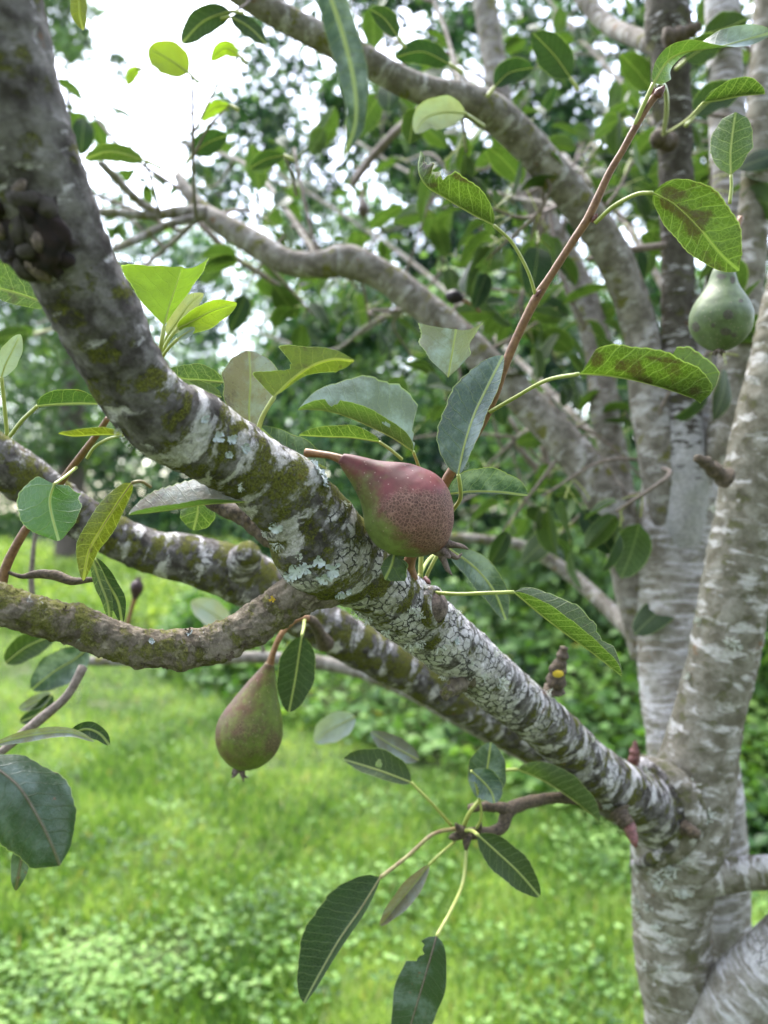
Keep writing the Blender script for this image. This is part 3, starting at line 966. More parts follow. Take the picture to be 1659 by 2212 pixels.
STEMV = [(1434, -120, .93, 44), (1440, 0, .93, 43), (1443, 62, .93, 47), (1448, 110, .93, 40), (1451, 216, .94, 39), (1460, 370, .95, 35), (1465, 640, .96, 34), (1469, 855, .96, 40), (1475, 960, .95, 46), (1480, 1060, .947, 46), (1477, 1160, .953, 38), (1472, 1250, .962, 24), (1470, 1310, .97, 10)]
tube('limb', STEMV, M['bark_stem'], TR, zone=[(0, 0, -1)] * (len(STEMV) - 6) + [(0, .2, -1), (-.2, .7, -1), (-.3, 1.2, -1), (-.4, 1.6, -1), (-.4, 1.8, -1), (-.4, 1.8, -1)], segs=48, step=0.005, rough=0.06, wrinkle=1.6, keep='stemv')
STEMA = [(1556, -120, 1.08, 34), (1564, 120, 1.07, 36), (1575, 360, 1.06, 38), (1572, 560, 1.05, 42), (1550, 780, 1.04, 48), (1520, 930, 1.02, 54), (1490, 1080, 1.0, 66)]
tube('limb', STEMA, M['bark_pale'], TR, segs=32, step=0.01, rough=0.05)
STEMB = [(1668, -120, 1.0, 28), (1656, 60, .99, 28), (1644, 260, .98, 30), (1628, 460, .97, 32), (1610, 640, .96, 36), (1590, 800, .95, 40), (1570, 1000, .93, 50)]
tube('limb', STEMB, M['bark_trunk'], TR, segs=30, step=0.01, rough=0.06)
L1 = [(1388, 1420, 1.0, 24), (1364, 1270, 1.0, 37), (1335, 1130, 1.0, 42), (1268, 1015, 1.01, 42), (1180, 910, 1.02, 38), (1080, 815, 1.03, 35), (990, 722, 1.04, 33), (900, 650, 1.05, 33), (820, 592, 1.05, 33),
      (750, 565, 1.05, 36), (690, 572, 1.05, 29), (620, 565, 1.06, 28), (540, 520, 1.07, 28), (480, 485, 1.08, 24), (440, 455, 1.09, 18), (405, 415, 1.10, 13), (385, 380, 1.12, 10)]
tube('limb', L1, M['bark_far'], TR, segs=32, step=0.008, rough=0.10)
L2 = [(1440, 1200, .975, 12), (1438, 1130, .965, 30), (1431, 1040, .957, 42), (1420, 960, .957, 44), (1405, 880, .962, 42), (1382, 711, .97, 38), (1330, 565, .95, 38), (1260, 455, .93, 38), (1190, 370, .91, 36), (1120, 292, .89, 37), (1060, 240, .87, 38), (1000, 216, .85, 35),
      (930, 200, .84, 31), (850, 166, .83, 29), (780, 125, .82, 30), (700, 85, .80, 29), (620, 42, .79, 28), (540, -5, .78, 28), (440, -70, .77, 28)]
tube('limb', L2, M['bark_far'], TR, segs=36, step=0.007, rough=0.07)
L3 = [(1352, 1150, 1.12, 30), (1328, 1000, 1.15, 30), (1306, 890, 1.17, 30), (1292, 750, 1.2, 30), (1250, 620, 1.22, 31), (1190, 500, 1.25, 28), (1130, 380, 1.27, 26), (1087, 250, 1.3, 25), (1066, 120, 1.32, 25), (1046, 0, 1.33, 24), (1028, -110, 1.34, 23)]
tube('limb', L3, M['bark_far'], TR, segs=28, step=0.01, rough=0.06)
L4 = [(1225, -70, 1.15, 17), (1264, 0, 1.12, 18), (1314, 54, 1.08, 18), (1380, 84, 1.0, 19), (1440, 110, .95, 22)]
tube('branch', L4, M['bark_far'], TR, segs=20, step=0.01)
tube('branch', [(1440, 1905, .79, 40), (1500, 1897, .785, 44), (1560, 1890, .78, 37), (1640, 1885, .77, 35), (1760, 1880, .75, 34), (1960, 1850, .72, 31), (2200, 1740, .70, 27), (2500, 1560, .68, 20), (2750, 1380, .66, 12)], M['bark_trunk'], TR, segs=36, step=0.006, rough=0.07)
tube('limb', [(1470, 2330, .80, 74), (1530, 2240, .79, 76), (1605, 2150, .775, 76), (1700, 2060, .76, 74), (1850, 1930, .74, 70), (2050, 1760, .72, 62), (2350, 1500, .70, 52), (2600, 1150, .69, 42), (2750, 700, .68, 30), (2800, 300, .68, 16)], M['bark_pale'], TR, segs=44, step=0.006, rough=0.05)
# thin branches seen between
LEFTB = [(210, 458, 1.05, 8), (270, 462, 1.05, 9), (330, 465, 1.06, 10), (390, 458, 1.07, 13), (445, 462, 1.08, 18)]
tube('branch', LEFTB, M['bark_far'], TR, segs=14, step=0.01, rough=0.1)
tube('branch', [(215, 350, 1.0, 8), (250, 385, 1.02, 9), (300, 435, 1.05, 9), (340, 460, 1.06, 10)], M['bark_far'], TR, segs=12, step=0.01, rough=0.1)
tube('branch', [(245, 540, 1.0, 7), (300, 515, 1.03, 8), (350, 490, 1.05, 8), (420, 470, 1.07, 9)], M['bark_far'], TR, segs=12, step=0.01, rough=0.1)
tube('branch', [(430, 480, 1.2, 7), (500, 550, 1.2, 6), (560, 590, 1.2, 6), (640, 640, 1.2, 4)], M['twig_grey'], TR, segs=10, step=0.01)
tube('branch', [(760, 400, 1.3, 8), (800, 345, 1.3, 9), (855, 285, 1.25, 9), (930, 220, 1.1, 10)], M['twig_grey'], TR, segs=10, step=0.01)
tube('branch', [(1175, 960, 1.5, 10), (1183, 1030, 1.5, 9), (1140, 990, 1.5, 7), (1095, 930, 1.5, 5)], M['twig_grey'], TR, segs=10, step=0.01)
tube('branch', [(960, 1160, 1.3, 9), (1040, 1165, 1.3, 10), (1130, 1180, 1.3, 12), (1230, 1240, 1.28, 15), (1330, 1330, 1.2, 18), (1400, 1400, 1.1, 24)], M['bark_far'], TR, segs=14, step=0.012)
tube('branch', [(1270, 560, 1.0, 6), (1320, 552, .98, 6), (1360, 540, .96, 7), (1440, 530, .95, 8)], M['twig_grey'], TR, segs=10, step=0.01)
tube('twig', [(180, 1440, .62, 10), (144, 1504, .61, 9), (79, 1560, .60, 11), (20, 1610, .59, 9), (-60, 1680, .58, 9)], M['twig_grey'], TR, segs=12, step=0.006)
tube('twig', [(232, 905, .43, 6), (205, 945, .45, 7), (178, 980, .47, 7.5), (133, 1040, .49, 8), (85, 1105, .50, 8.5), (48, 1156, .50, 9), (14, 1222, .50, 10), (-5, 1290, .50, 11), (-60, 1400, .50, 12)], M['twig'], TR, segs=14, step=0.004)
tube('twig', [(75, 1340, .8, 6), (68, 1260, .8, 6), (72, 1190, .8, 5), (80, 1130, .8, 4)], M['twig_grey'], TR, segs=8, step=0.01)
tube('twig', [(8, 1232, .50, 4), (45, 1245, .5, 5), (80, 1240, .5, 9), (120, 1243, .5, 11), (160, 1255, .5, 9), (215, 1250, .5, 4)], M['spur'], TR, segs=14, step=0.003, rough=0.25)
# the long shoot and its spur
SHOOT = [(888, 1250, .485, 15), (884, 1215, .48, 13), (905, 1170, .475, 11), (935, 1100, .468, 11), (966, 1035, .462, 11), (1035, 923, .452, 11), (1064, 862, .448, 11.5), (1093, 783, .444, 10), (1128, 704, .44, 9.5), (1158, 645, .437, 10.5),
         (1190, 595, .434, 8.5), (1235, 525, .430, 8.5), (1272, 468, .427, 9.5), (1314, 378, .423, 8), (1345, 325, .420, 7.5), (1369, 281, .418, 8), (1393, 240, .416, 7.5), (1412, 212, .415, 8.5), (1424, 200, .415, 9)]
tube('shoot', SHOOT, M['twig'], TR, segs=18, step=0.0018, rough=0.07)[0]['label'] = 'long slender reddish-brown shoot rising to the upper right'


def bud(pts, n=3):
    tube('bud', pts, M['bud'], TR, segs=12, step=0.0006, rough=0.12)


bud([(1418, 208, .414, 9), (1424, 200, .413, 10), (1431, 192, .412, 6), (1436, 184, .411, 1)])
bud([(1408, 206, .416, 7), (1411, 198, .415, 6), (1413, 188, .415, 1)])
bud([(1281, 480, .426, 5), (1284, 474, .425, 6), (1288, 467, .424, 4), (1290, 461, .424, .8)])
bud([(1158, 640, .435, 4), (1164, 632, .434, 5), (1168, 626, .433, 1)])
bud([(1356, 1775, .70, 13), (1361, 1790, .69, 14), (1366, 1806, .685, 12), (1371, 1822, .68, 7), (1374, 1832, .68, 1)])
bud([(918, 1248, .49, 5), (926, 1258, .487, 5), (930, 1262, .486, 1)])


def ringed_spur(pts, mat='spur', waves=5, amp=0.25):
    c = np.array(pts, float)
    out = []
    cc = catmull(c, 8)
    for i, row in enumerate(cc):
        k = i / (len(cc) - 1)
        out.append((row[0], row[1], row[2], row[3] * (1 + amp * .42 * math.sin(k * waves * 6.283 + 1.5 * math.sin(k * 9)) + .10 * math.sin(k * 23 + 1))))
    return tube('spur', out, M[mat], TR, segs=24, step=0.0008, rough=0.28)[0]


ringed_spur([(1196, 1492, .64, 21), (1203, 1462, .635, 20), (1210, 1430, .632, 14), (1219, 1398, .63, 9)])['label'] = 'ringed grey spur with a yellow lichen band'
ringed_spur([(1368, 1660, .75, 12), (1370, 1635, .75, 12), (1371, 1612, .75, 7), (1372, 1600, .75, 3)], 'bud')
ringed_spur([(1335, 1752, .70, 22), (1346, 1768, .695, 18), (1357, 1782, .69, 14)], 'spur', 2)
ringed_spur([(1012, 1462, .55, 20), (992, 1478, .543, 18), (974, 1490, .537, 15), (958, 1502, .533, 13)], 'bark_side', 3, .3)
ringed_spur([(1570, 1035, .74, 22), (1540, 1012, .735, 16), (1515, 995, .73, 12), (1502, 990, .728, 9)], 'spur', 3, .15)
for off, rr_ in ((0, 22), (24, 9), (-22, 15)):
    tube('branch_collar', [(1385 + off, 1640, .80, rr_ * .5), (1432 + off, 1662, .772, rr_ * .9), (1474 + off, 1706, .757, rr_), (1492 + off, 1764, .752, rr_), (1474 + off, 1822, .758, rr_ * .95), (1430 + off, 1856, .775, rr_ * .8), (1385 + off, 1868, .80, rr_ * .4)],
         M['bark_main' if off < 0 else 'bark_trunk'], TR, segs=26, step=.002, rough=.22, wrinkle=1.6)
ringed_spur([(1478, 1788, .745, 16), (1494, 1797, .738, 14), (1510, 1806, .733, 9)], 'spur', 2, .2)
ringed_spur([(1435, 85, .90, 20), (1475, 74, .895, 17), (1500, 62, .89, 12), (1510, 55, .89, 8)], 'spur', 2, .2)
ringed_spur([(1445, 310, .90, 20), (1425, 300, .885, 18), (1412, 300, .88, 12)], 'spur', 3, .2)
# dark dead spur under the limb
tube('spur', [(440, 1075, .47, 10), (480, 1094, .47, 18), (520, 1112, .465, 20), (560, 1140, .46, 22), (600, 1168, .455, 26), (640, 1205, .45, 32)], M['spur'], TR, segs=24, step=0.0015, rough=0.22, flake=0.0012)['label' if False else 0]
# knob on the limb behind
tube('spur', [(515, 1240, .69, 40), (530, 1208, .675, 34), (541, 1190, .665, 26)], M['bark_main'], TR, segs=24, step=0.002, rough=0.2)

# pruning wounds
kl, kn = hit('main', 937, 1310)
kt = kl + kn * 0.006
tube('pruning_wound', [(*(kl - kn * 0.008), .0125), (*(kl + kn * 0.002), .0105), (*kt, .0078), (*(kt + kn * 0.0012), .0066)], M['wound'], TR, segs=28, step=0.001, rough=0.16, world=True)['label' if False else 0]
tube('pruning_wound', [(*(kl - kn * 0.004), .0142), (*(kl + kn * 0.0022), .0138), (*(kl + kn * .0035), .0112)], M['bark_main'], TR, segs=28, step=0.001, rough=0.1, world=True, cap=False)
kl, kn = hit('main', 50, 510)
tube('cavity', [(*(kl - kn * 0.007), .0195), (*(kl - kn * 0.0015), .019), (*(kl + kn * 0.0022), .0135), (*(kl + kn * .001), .004)], M['cavity'], TR, segs=48, step=0.001, rough=0.7, wrinkle=2.0, world=True)[0]['label'] = 'dark ragged knot hole on the thick limb'
for k in range(22):
    a = k / 22 * 6.283
    rr_ = rng.uniform(.75, 1.12) if k % 3 else rng.uniform(.2, .6)
    kl, kn = hit('main', 52 + 84 * rr_ * math.cos(a), 508 + 84 * rr_ * math.sin(a))
    d1 = unit(rng.normal(size=3) + np.cross(kn, [0, 0, 1.0]) * 1.2)
    r1 = rng.uniform(.0018, .0042)
    tube('callus', [(*(kl - d1 * .007 - kn * .002), r1 * .4), (*(kl - d1 * .002 + kn * .0005), r1), (*(kl + d1 * .003 + kn * .001), r1 * .9), (*(kl + d1 * .008 - kn * .002), r1 * .3)],
         M[('wound', 'bark_dark', 'cavity', 'bark_dark')[k % 4]], TR, segs=12, step=.0009, rough=.35, world=True)

# ------------------------------------------------------------------ pear tree: leaves in front, each as it hangs
V_R = dict(A=-42, B=38)      # folded like a V that opens to the right of the rib's run, upper face inside
V_L = dict(A=142, B=222)     # ... to the left

leaf([(1067, 487), (1013, 459), (960, 427), (922, 403), (903, 368), (908, 326)], 72, 'blotch', .42, A=[-35, -50, -60], B=[28, 32, 50], bites=[(1, .62, .13, .5), (0, .5, .12, .45), (1, .9, .1, .4)],
     pet=[(1157, 638, .436), (1140, 585, .43), (1106, 524, .425), (1067, 487)], scab=[(960, 370, 26, 5, 20), (920, 352, 6, 16), (1000, 388, 18, 4, 20), (935, 400, 10, 5)], label='curled eaten leaf on a long pale stalk')
leaf([(1410, 417), (1455, 440), (1508, 490), (1556, 548), (1597, 585)], 84, 'blotch', .405, A=195, B=-14, wA=1.0, wB=.68, curl=-20, wave=.04, bites=[(0, .97, .05, .4)],
     pet=[(1285, 482, .425), (1325, 446, .418), (1375, 420, .41), (1410, 417)], petr=4.4, scab=[(1455, 415, 28, 9, 12), (1478, 462, 22, 14, 35), (1520, 468, 18, 12, 0), (1440, 440, 16, 10, 30), (1500, 500, 16, 14, 20), (1605, 565, 8, 8)], label='broad green leaf with dark scab blotches')
leaf([(1250, 808), (1310, 812), (1370, 822), (1440, 841), (1495, 860), (1513, 872)], 78, 'blotch', .405, A=[145, 150, 150], B=[225, 215, 205], wA=.98, wB=1.15,
     pA=[(0, 0), (.03, .15), (.06, .75), (.15, .88), (.4, .98), (.6, .98), (.8, .9), (.97, .55), (1, 0)],
     pB=[(0, 0), (.1, .1), (.55, .5), (.64, .62), (.66, 1.12), (.75, 1.15), (.95, .95), (1, .3)],
     pet=[(1058, 890, .447), (1110, 860, .435), (1180, 822, .42), (1250, 808)], petr=4.4, scab=[(1290, 775, 14, 16), (1340, 790, 12, 12), (1375, 800, 14, 18), (1440, 778, 40, 6, 8), (1500, 845, 12, 10), (1480, 740, 16, 8, 25), (1400, 825, 10, 8)], label='ragged blotched leaf with bitten ends')
leaf([(1412, 180), (1443, 132), (1482, 113), (1550, 102), (1610, 86), (1668, 70)], 60, 'grey', .41, A=[180, 130, 60, 20], B=[0, -70, -130, -165], wA=.6, wB=1.0, curl=15,
     pet=[(1372, 270, .417), (1388, 232, .414), (1412, 180)], petr=5)
leaf([(1579, 378), (1578, 330), (1583, 285), (1589, 242)], 46, 'under', .50, A=188, B=-8, wave=.03, pA=[(0, 0), (.12, .5), (.4, 1), (.7, .95), (.92, .55), (1, 0)], pB=[(0, 0), (.12, .5), (.4, 1), (.7, .95), (.92, .55), (1, 0)],
     pet=[(1576, 440), (1580, 405), (1579, 378)])
leaf([(1520, 222), (1560, 216), (1605, 207), (1652, 204)], 48, 'green', .52, **V_L, wB=.8, pet=[(1432, 292, .86), (1480, 262, .7), (1520, 222)], petr=3.4)
leaf([(968, 815), (973, 785), (979, 750), (985, 711)], 85, 'grey', .43, A=-38, B=194, wA=.94, wB=1.0, curl=0, sweep=.1, sweepA=.56,
     pA=[(0, 0), (.12, .3), (.32, .65), (.6, .62), (.83, .79), (1, 1.0)], pB=[(0, 0), (.28, .54), (.54, .89), (.75, .95), (1, 1)], wave=.12, wfreq=5, label='pale grey leaf with its end eaten away')
leaf([(990, 1026), (1004, 960), (1025, 895), (1052, 838), (1087, 768)], 86, 'sheen', .425, A=[62, 55, 40], B=[188, 192, 185], wA=.5, wB=1.0, curl=-14, wave=.03, serr=.03,
     pet=[(974, 1108, .45), (994, 1078, .44), (994, 1050, .43), (990, 1026)], petr=4.6, label='large upright grey-green leaf right of the pear')
leaf([(893, 976), (850, 947), (800, 922), (740, 897), (690, 886), (643, 886)], 88, 'grey', .43, A=[-12, -10, -15], B=[30, 45, 35], wA=1.3, wB=.66, curl=-12, pA=[(0, 0), (.03, .45), (.1, .78), (.3, 1), (.55, .88), (.8, .5), (1, 0)], bites=[(1, .72, .05, .5), (0, .06, .06, .6)],
     holes=[(.28, -.62, .03, .13)], pet=[(905, 1010, .46), (900, 995, .44), (893, 976)], label='large folded leaf with grey upper side and a round hole')
leaf([(820, 955), (760, 946), (700, 944), (645, 941)], 34, 'under', .45, A=-55, B=35, wA=1.1, pet=[(868, 992, .47), (842, 970, .46), (820, 955)])
leaf([(592, 858), (632, 819), (675, 790), (722, 776), (765, 780)], 84, 'olive', .42, A=-12, B=192, wA=.5, wB=1.0, curl=0, sweep=-.25, nt=60,
     pB=[(0, 0), (.03, .3), (.10, .82), (.13, .86), (.22, .55), (.30, .30), (.36, .22), (.38, .34), (.41, .28), (.43, .85), (.47, .83), (.62, .48), (.8, .25), (1, .04)],
     pA=[(0, 0), (.2, .16), (.45, .28), (.7, .62), (.85, .66), (.95, .35), (1, 0)], pet=[(556, 935, .43), (568, 898), (592, 858)], petr=5.2, label='olive leaf eaten to ragged points')
leaf([(540, 930), (538, 880), (541, 820), (538, 758)], 64, 'purple', .46, A=-8, B=188, curl=-20, wave=.05, pA=[(0, 0), (.1, .45), (.4, .92), (.7, 1), (.9, .62), (1, .1)], pB=[(0, 0), (.1, .45), (.4, .95), (.7, 1), (.9, .65), (1, .1)])
leaf([(482, 826), (435, 822), (392, 818), (358, 800)], 42, 'under', .45, A=170, B=-5, wA=.5, wB=1.0, curl=0)
leaf([(478, 858), (450, 848), (425, 836), (405, 826)], 22, 'blotch', .44, A=-20, B=160, wA=1, wB=.6)
leaf([(355, 704), (364, 668), (378, 625), (394, 577)], 118, 'fresh', .44, A=-12, B=192, wA=.42, wB=1.0, curl=0, sweep=.05, sweepA=.95,
     pA=[(0, 0), (.2, .3), (.5, .65), (.8, .9), (1, 1.0)], pB=[(0, 0), (.1, .2), (.3, .58), (.5, .92), (.58, 1), (.64, 1.0), (.69, .93), (.74, .84), (.80, .58), (.83, .50), (.88, .38), (.93, .17), (1, .03)], wave=.05,
     pet=[(344, 772, .45), (349, 738), (355, 704)], petr=4.6, label='bright lime-green leaf with a notched end')
leaf([(383, 710), (420, 692), (462, 670), (512, 655)], 36, 'fresh', .45, A=-5, B=165, wB=.8, pet=[(348, 768, .455), (362, 738, .45), (383, 710)])
leaf([(362, 724), (385, 692), (412, 655), (440, 634)], 26, 'pale', .455, A=5, B=185, pet=[(346, 770, .457), (352, 750), (362, 724)])
leaf([(384, 732), (395, 724), (408, 716), (421, 708)], 13, 'pale', .445, pet=[(350, 772, .453), (364, 752, .447), (384, 732)])
leaf([(80, 878), (122, 874), (170, 872), (225, 874)], 44, 'under', .45, A=10, B=160, wA=.12, wB=1.0, pet=[(22, 942, .49), (48, 908, .47), (80, 878)], petr=4.2)
leaf([(3, 815), (12, 788), (28, 755), (44, 722)], 25, 'pale', .50, pet=[(16, 940, .52), (10, 880, .51), (3, 815)], petr=4.2)
leaf([(110, 660), (55, 640), (0, 624), (-70, 605)], 92, 'under', .40, A=180, B=0, wA=.3, wB=1.0, curl=0)
leaf([(268, 940), (210, 940), (160, 943), (126, 937)], 26, 'olive', .42, A=-60, B=50, wA=1.2, pet=[(188, 990, .455), (205, 965, .45), (235, 948, .44), (268, 940, .44)][:3] + [(268, 940)])
leaf([(117, 1046), (108, 1078), (112, 1112), (127, 1168)], 72, 'shiny', .43, A=[-30, -8, 5], B=[212, 190, 178], curl=-25, sweep=-.25, pA=[(0, .0), (.05, .6), (.3, 1), (.6, .96), (.85, .6), (1, .1)], pB=[(0, 0), (.05, .6), (.3, 1), (.6, .96), (.85, .62), (1, .1)],
     pet=[(165, 1010, .475), (140, 1030, .45), (117, 1046)], label='glossy rounded green leaf at the left')
leaf([(285, 1043), (262, 1075), (238, 1112), (213, 1152), (192, 1192), (180, 1255)], 36, 'olive', .425, A=190, B=-5, wA=.8, wB=1.1, curl=20, wave=.14, pet=[(325, 1052, .44), (305, 1040, .43), (285, 1043)], petmat='petiole_brown', label='long yellowing leaf hanging at the left')
leaf([(198, 1205), (215, 1255), (232, 1300), (238, 1345)], 16, 'under', .47, A=160, B=20)
leaf([(205, 1205), (232, 1258), (255, 1300), (264, 1348)], 24, 'green', .475, A=0, B=170)
leaf([(528, 1084), (440, 1090), (355, 1104), (277, 1113)], 86, 'purple', .405, A=[-38, -30, -22], B=[65, 60, 40], wA=1.0, wB=.4, curl=-15, wave=.03, serr=.05, label='grey-purple leaf lying under the thick limb')
leaf([(428, 1080), (427, 1108), (418, 1145)], 44, 'under', .50, A=180, B=0)
leaf([(852, 1196), (845, 1222), (831, 1252)], 40, 'under', .435, A=0, B=182, wA=.55, wB=1.05, curl=0, pA=[(0, .2), (.3, .8), (.7, .9), (1, .0)], pB=[(0, .2), (.3, .8), (.8, .98), (1, .2)], sweep=-.1)
leaf([(705, 1012), (655, 988), (605, 962), (560, 922)], 44, 'sheen', .47, A=-5, B=185)
leaf([(965, 1068), (1020, 1062), (1080, 1063), (1140, 1071)], 66, 'sheen', .47, A=15, B=168, wA=.1, wB=1.0)
leaf([(970, 1185), (1025, 1225), (1068, 1278), (1093, 1340)], 38, 'sheen', .56, A=10, B=190, pet=[(905, 1245, .5), (930, 1205, .53), (970, 1185)])
leaf([(1110, 1279), (1168, 1328), (1228, 1374), (1285, 1415), (1343, 1462)], 76, 'under', .46, A=[138, 134, 145], B=[205, 200, 195], wA=.74, wB=1.08, bites=[(1, .72, .08, .25)], curl=-12, serr=.03,
     pet=[(915, 1278, .50), (985, 1283, .48), (1050, 1281, .465), (1110, 1279)], petr=4.4, label='large folded leaf on a long yellow stalk right of the limb')
leaf([(652, 1374), (645, 1420), (637, 1472), (624, 1539)], 49, 'green', .61, A=5, B=176, curl=12, wave=.02, pet=[(658, 1335, .64), (656, 1356, .62), (652, 1374)], label='dark green leaf hanging beside the second pear')
leaf([(768, 1548), (732, 1566), (706, 1580), (680, 1604)], 36, 'pale', .80, A=0, B=180)
leaf([(888, 1690), (830, 1668), (790, 1655), (741, 1640)], 52, 'green', .62, A=-10, B=150, wA=1, wB=.5, holes=[(.5, .3, .05, .16)], pet=[(975, 1783, .635), (930, 1732), (888, 1690)], petr=3.2)
leaf([(905, 1642), (850, 1612), (800, 1580)], 28, 'purple', .72)
leaf([(1036, 1728), (1048, 1692), (1054, 1650), (1060, 1603)], 50, 'sheen', .62, A=-10, B=190, pet=[(1003, 1782, .635), (1015, 1755), (1036, 1728)], petr=4.4)
leaf([(1018, 1665), (1045, 1690), (1062, 1712), (1068, 1735)], 38, 'sheen', .60, A=0, B=180, bites=[(0, .3, .2, .5)], pet=[(1030, 1790, .63), (1040, 1760, .62), (1030, 1700, .61), (1018, 1665)], petr=3)
leaf([(1118, 1662), (1180, 1690), (1240, 1730), (1295, 1775)], 54, 'under', .66, A=[150, 150, 160], B=[215, 220, 225], wB=.9, pet=[(1050, 1672, .66), (1090, 1664), (1118, 1662)])
leaf([(1032, 1803), (1075, 1842), (1120, 1884), (1166, 1937)], 42, 'green', .60, A=5, B=182, curl=15, pet=[(998, 1795, .635), (1018, 1794, .62), (1032, 1803)], petr=4.2, label='narrow dark leaf pointing down right from the spur')
leaf([(822, 1895), (779, 1964), (733, 2030), (690, 2105), (656, 2168)], 92, 'green', .58, A=-8, B=120, wA=1.0, wB=.42, curl=14, wave=.03, pet=[(985, 1790, .63), (935, 1802, .61), (882, 1848, .60), (822, 1895)], petmat='petiole_brown', petr=4.4, label='broad dark leaf hanging low over the lawn')
leaf([(927, 1868), (890, 1915), (852, 1960), (821, 1999)], 34, 'purple', .61, A=40, B=150, pet=[(982, 1818, .63), (950, 1845), (927, 1868)], petr=3)
leaf([(943, 2022), (926, 2082), (906, 2150), (884, 2225), (868, 2290)], 70, 'rusty', .56, A=8, B=178, wA=.95, wB=.85, curl=-18, wave=.03, bites=[(0, .16, .09, .55)], pet=[(1008, 1835, .63), (1000, 1905, .61), (975, 1965, .58), (943, 2022)], petr=4.2, label='dark leaf at the bottom with a bite near its stalk')
leaf([(-35, 1640), (36, 1694), (79, 1759), (108, 1816), (130, 1870)], 108, 'rusty', .37, A=-12, B=200, curl=-45, wave=.09, pA=[(0, .2), (.15, .7), (.4, 1), (.7, .95), (.92, .6), (1, 0)], pB=[(0, .2), (.15, .7), (.4, 1), (.7, .92), (.92, .45), (1, 0)], label='large dark leaf with rust spots at the lower left')
leaf([(62, 1790), (46, 1858), (34, 1924)], 24, 'rusty', .39)
leaf([(-15, 1608), (70, 1588), (150, 1582), (205, 1602)], 17, 'grey', .50, A=20, B=165, pet=[(-60, 1640, .55), (-15, 1608)])
leaf([(150, 1588), (185, 1575), (215, 1585), (237, 1610)], 20, 'green', .51)
leaf([(12, 1432), (60, 1396), (125, 1368)], 34, 'green', .72)
leaf([(190, 1400), (160, 1425), (115, 1452), (68, 1490)], 46, 'sheen', .75, A=0, B=182, pet=[(260, 1360, .8), (190, 1400)])
leaf([(112, 1498), (80, 1515), (40, 1532)], 18, 'grey', .7)
leaf([(112, 1500), (85, 1540), (42, 1560)], 22, 'green', .7)
leaf([(495, 1352), (455, 1322), (412, 1300)], 34, 'pale', .9)
leaf([(690, -70), (716, 0), (742, 80), (764, 175), (768, 262), (743, 342)], 40, 'sheen', .30, A=[10, 0, 30, 50], B=[170, 180, 160, 140], wA=1.0, wB=1.0, curl=25, pA=[(0, .7), (.3, .85), (.6, 1), (.85, .75), (1, 0)], pB=[(0, .7), (.3, .85), (.6, .9), (.85, .7), (1, 0)], label='blurred grey-green leaf dangling close at the top')
leaf([(1005, 245), (962, 243), (922, 254), (896, 288)], 40, 'pale', .70, A=0, B=170, pet=[(1045, 272, .78), (1005, 245)])
for rib, wd, mt, dd in [([(408, 158), (368, 130), (320, 104)], 44, 'fresh', .75), ([(498, 24), (440, 46), (392, 94)], 32, 'green', .74), ([(498, 36), (540, 60), (576, 96)], 22, 'green', .74),
                        ([(516, 120), (485, 104), (455, 132)], 18, 'fresh', .8), ([(498, 228), (462, 234), (436, 262)], 16, 'fresh', .8), ([(418, 332), (450, 308), (492, 292)], 30, 'canopy', .85),
                        ([(614, 336), (575, 344), (539, 364)], 21, 'canopy', .85), ([(970, 138), (912, 112), (852, 124)], 30, 'canopy', .8), ([(1068, 188), (1100, 158), (1152, 146)], 32, 'canopy', .8),
                        ([(1232, 168), (1198, 120), (1152, 72)], 42, 'canopy', .78), ([(312, 346), (240, 328), (180, 344)], 22, 'under', .8), ([(905, 240), (892, 265), (884, 312)], 34, 'canopy', .85),
                        ([(1500, 250), (1540, 215), (1600, 190)], 40, 'canopy', .75), ([(1480, 130), (1520, 105), (1560, 90)], 34, 'canopy', .8), ([(1520, 75), (1570, 60), (1615, 40)], 38, 'canopy', .85),
                        ([(300, 145), (285, 160), (275, 185)], 14, 'fresh', .9), ([(860, 80), (830, 40), (800, 20)], 26, 'canopy', .75), ([(170, -20), (172, 30), (180, 66)], 22, 'olive', .5)]:
    leaf(rib, wd, mt, dd, A=rng.uniform(-25, 25), B=180 + rng.uniform(-25, 25), nt=18, ns=5, curl=20, pet=[(rib[0][0] + (rib[0][0] - rib[1][0]) * .5, rib[0][1] + (rib[0][1] - rib[1][1]) * .3 + 12, dd), rib[0]])

for rows in ([(424, 470, 1.05, 5), (418, 400, .9, 4), (417, 300, .78, 3.5), (416, 210, .75, 3), (413, 162, .75, 2.5)],
             [(417, 340, .84, 3), (455, 268, .81, 2.5), (498, 228, .8, 2)], [(417, 290, .78, 2.5), (470, 185, .8, 2.2), (516, 120, .8, 2)],
             [(345, 462, 1.05, 4), (330, 400, .95, 3), (312, 346, .8, 2.5)], [(417, 250, .76, 2.2), (360, 190, .85, 2), (300, 145, .9, 1.6)],
             [(640, 420, 1.05, 4), (632, 380, .95, 3), (614, 336, .85, 2.5)], [(560, -20, .79, 4), (530, 10, .76, 3), (498, 28, .74, 2.5)]):
    tube('twig', rows, M['twig_grey'], TR, segs=8, step=.008)
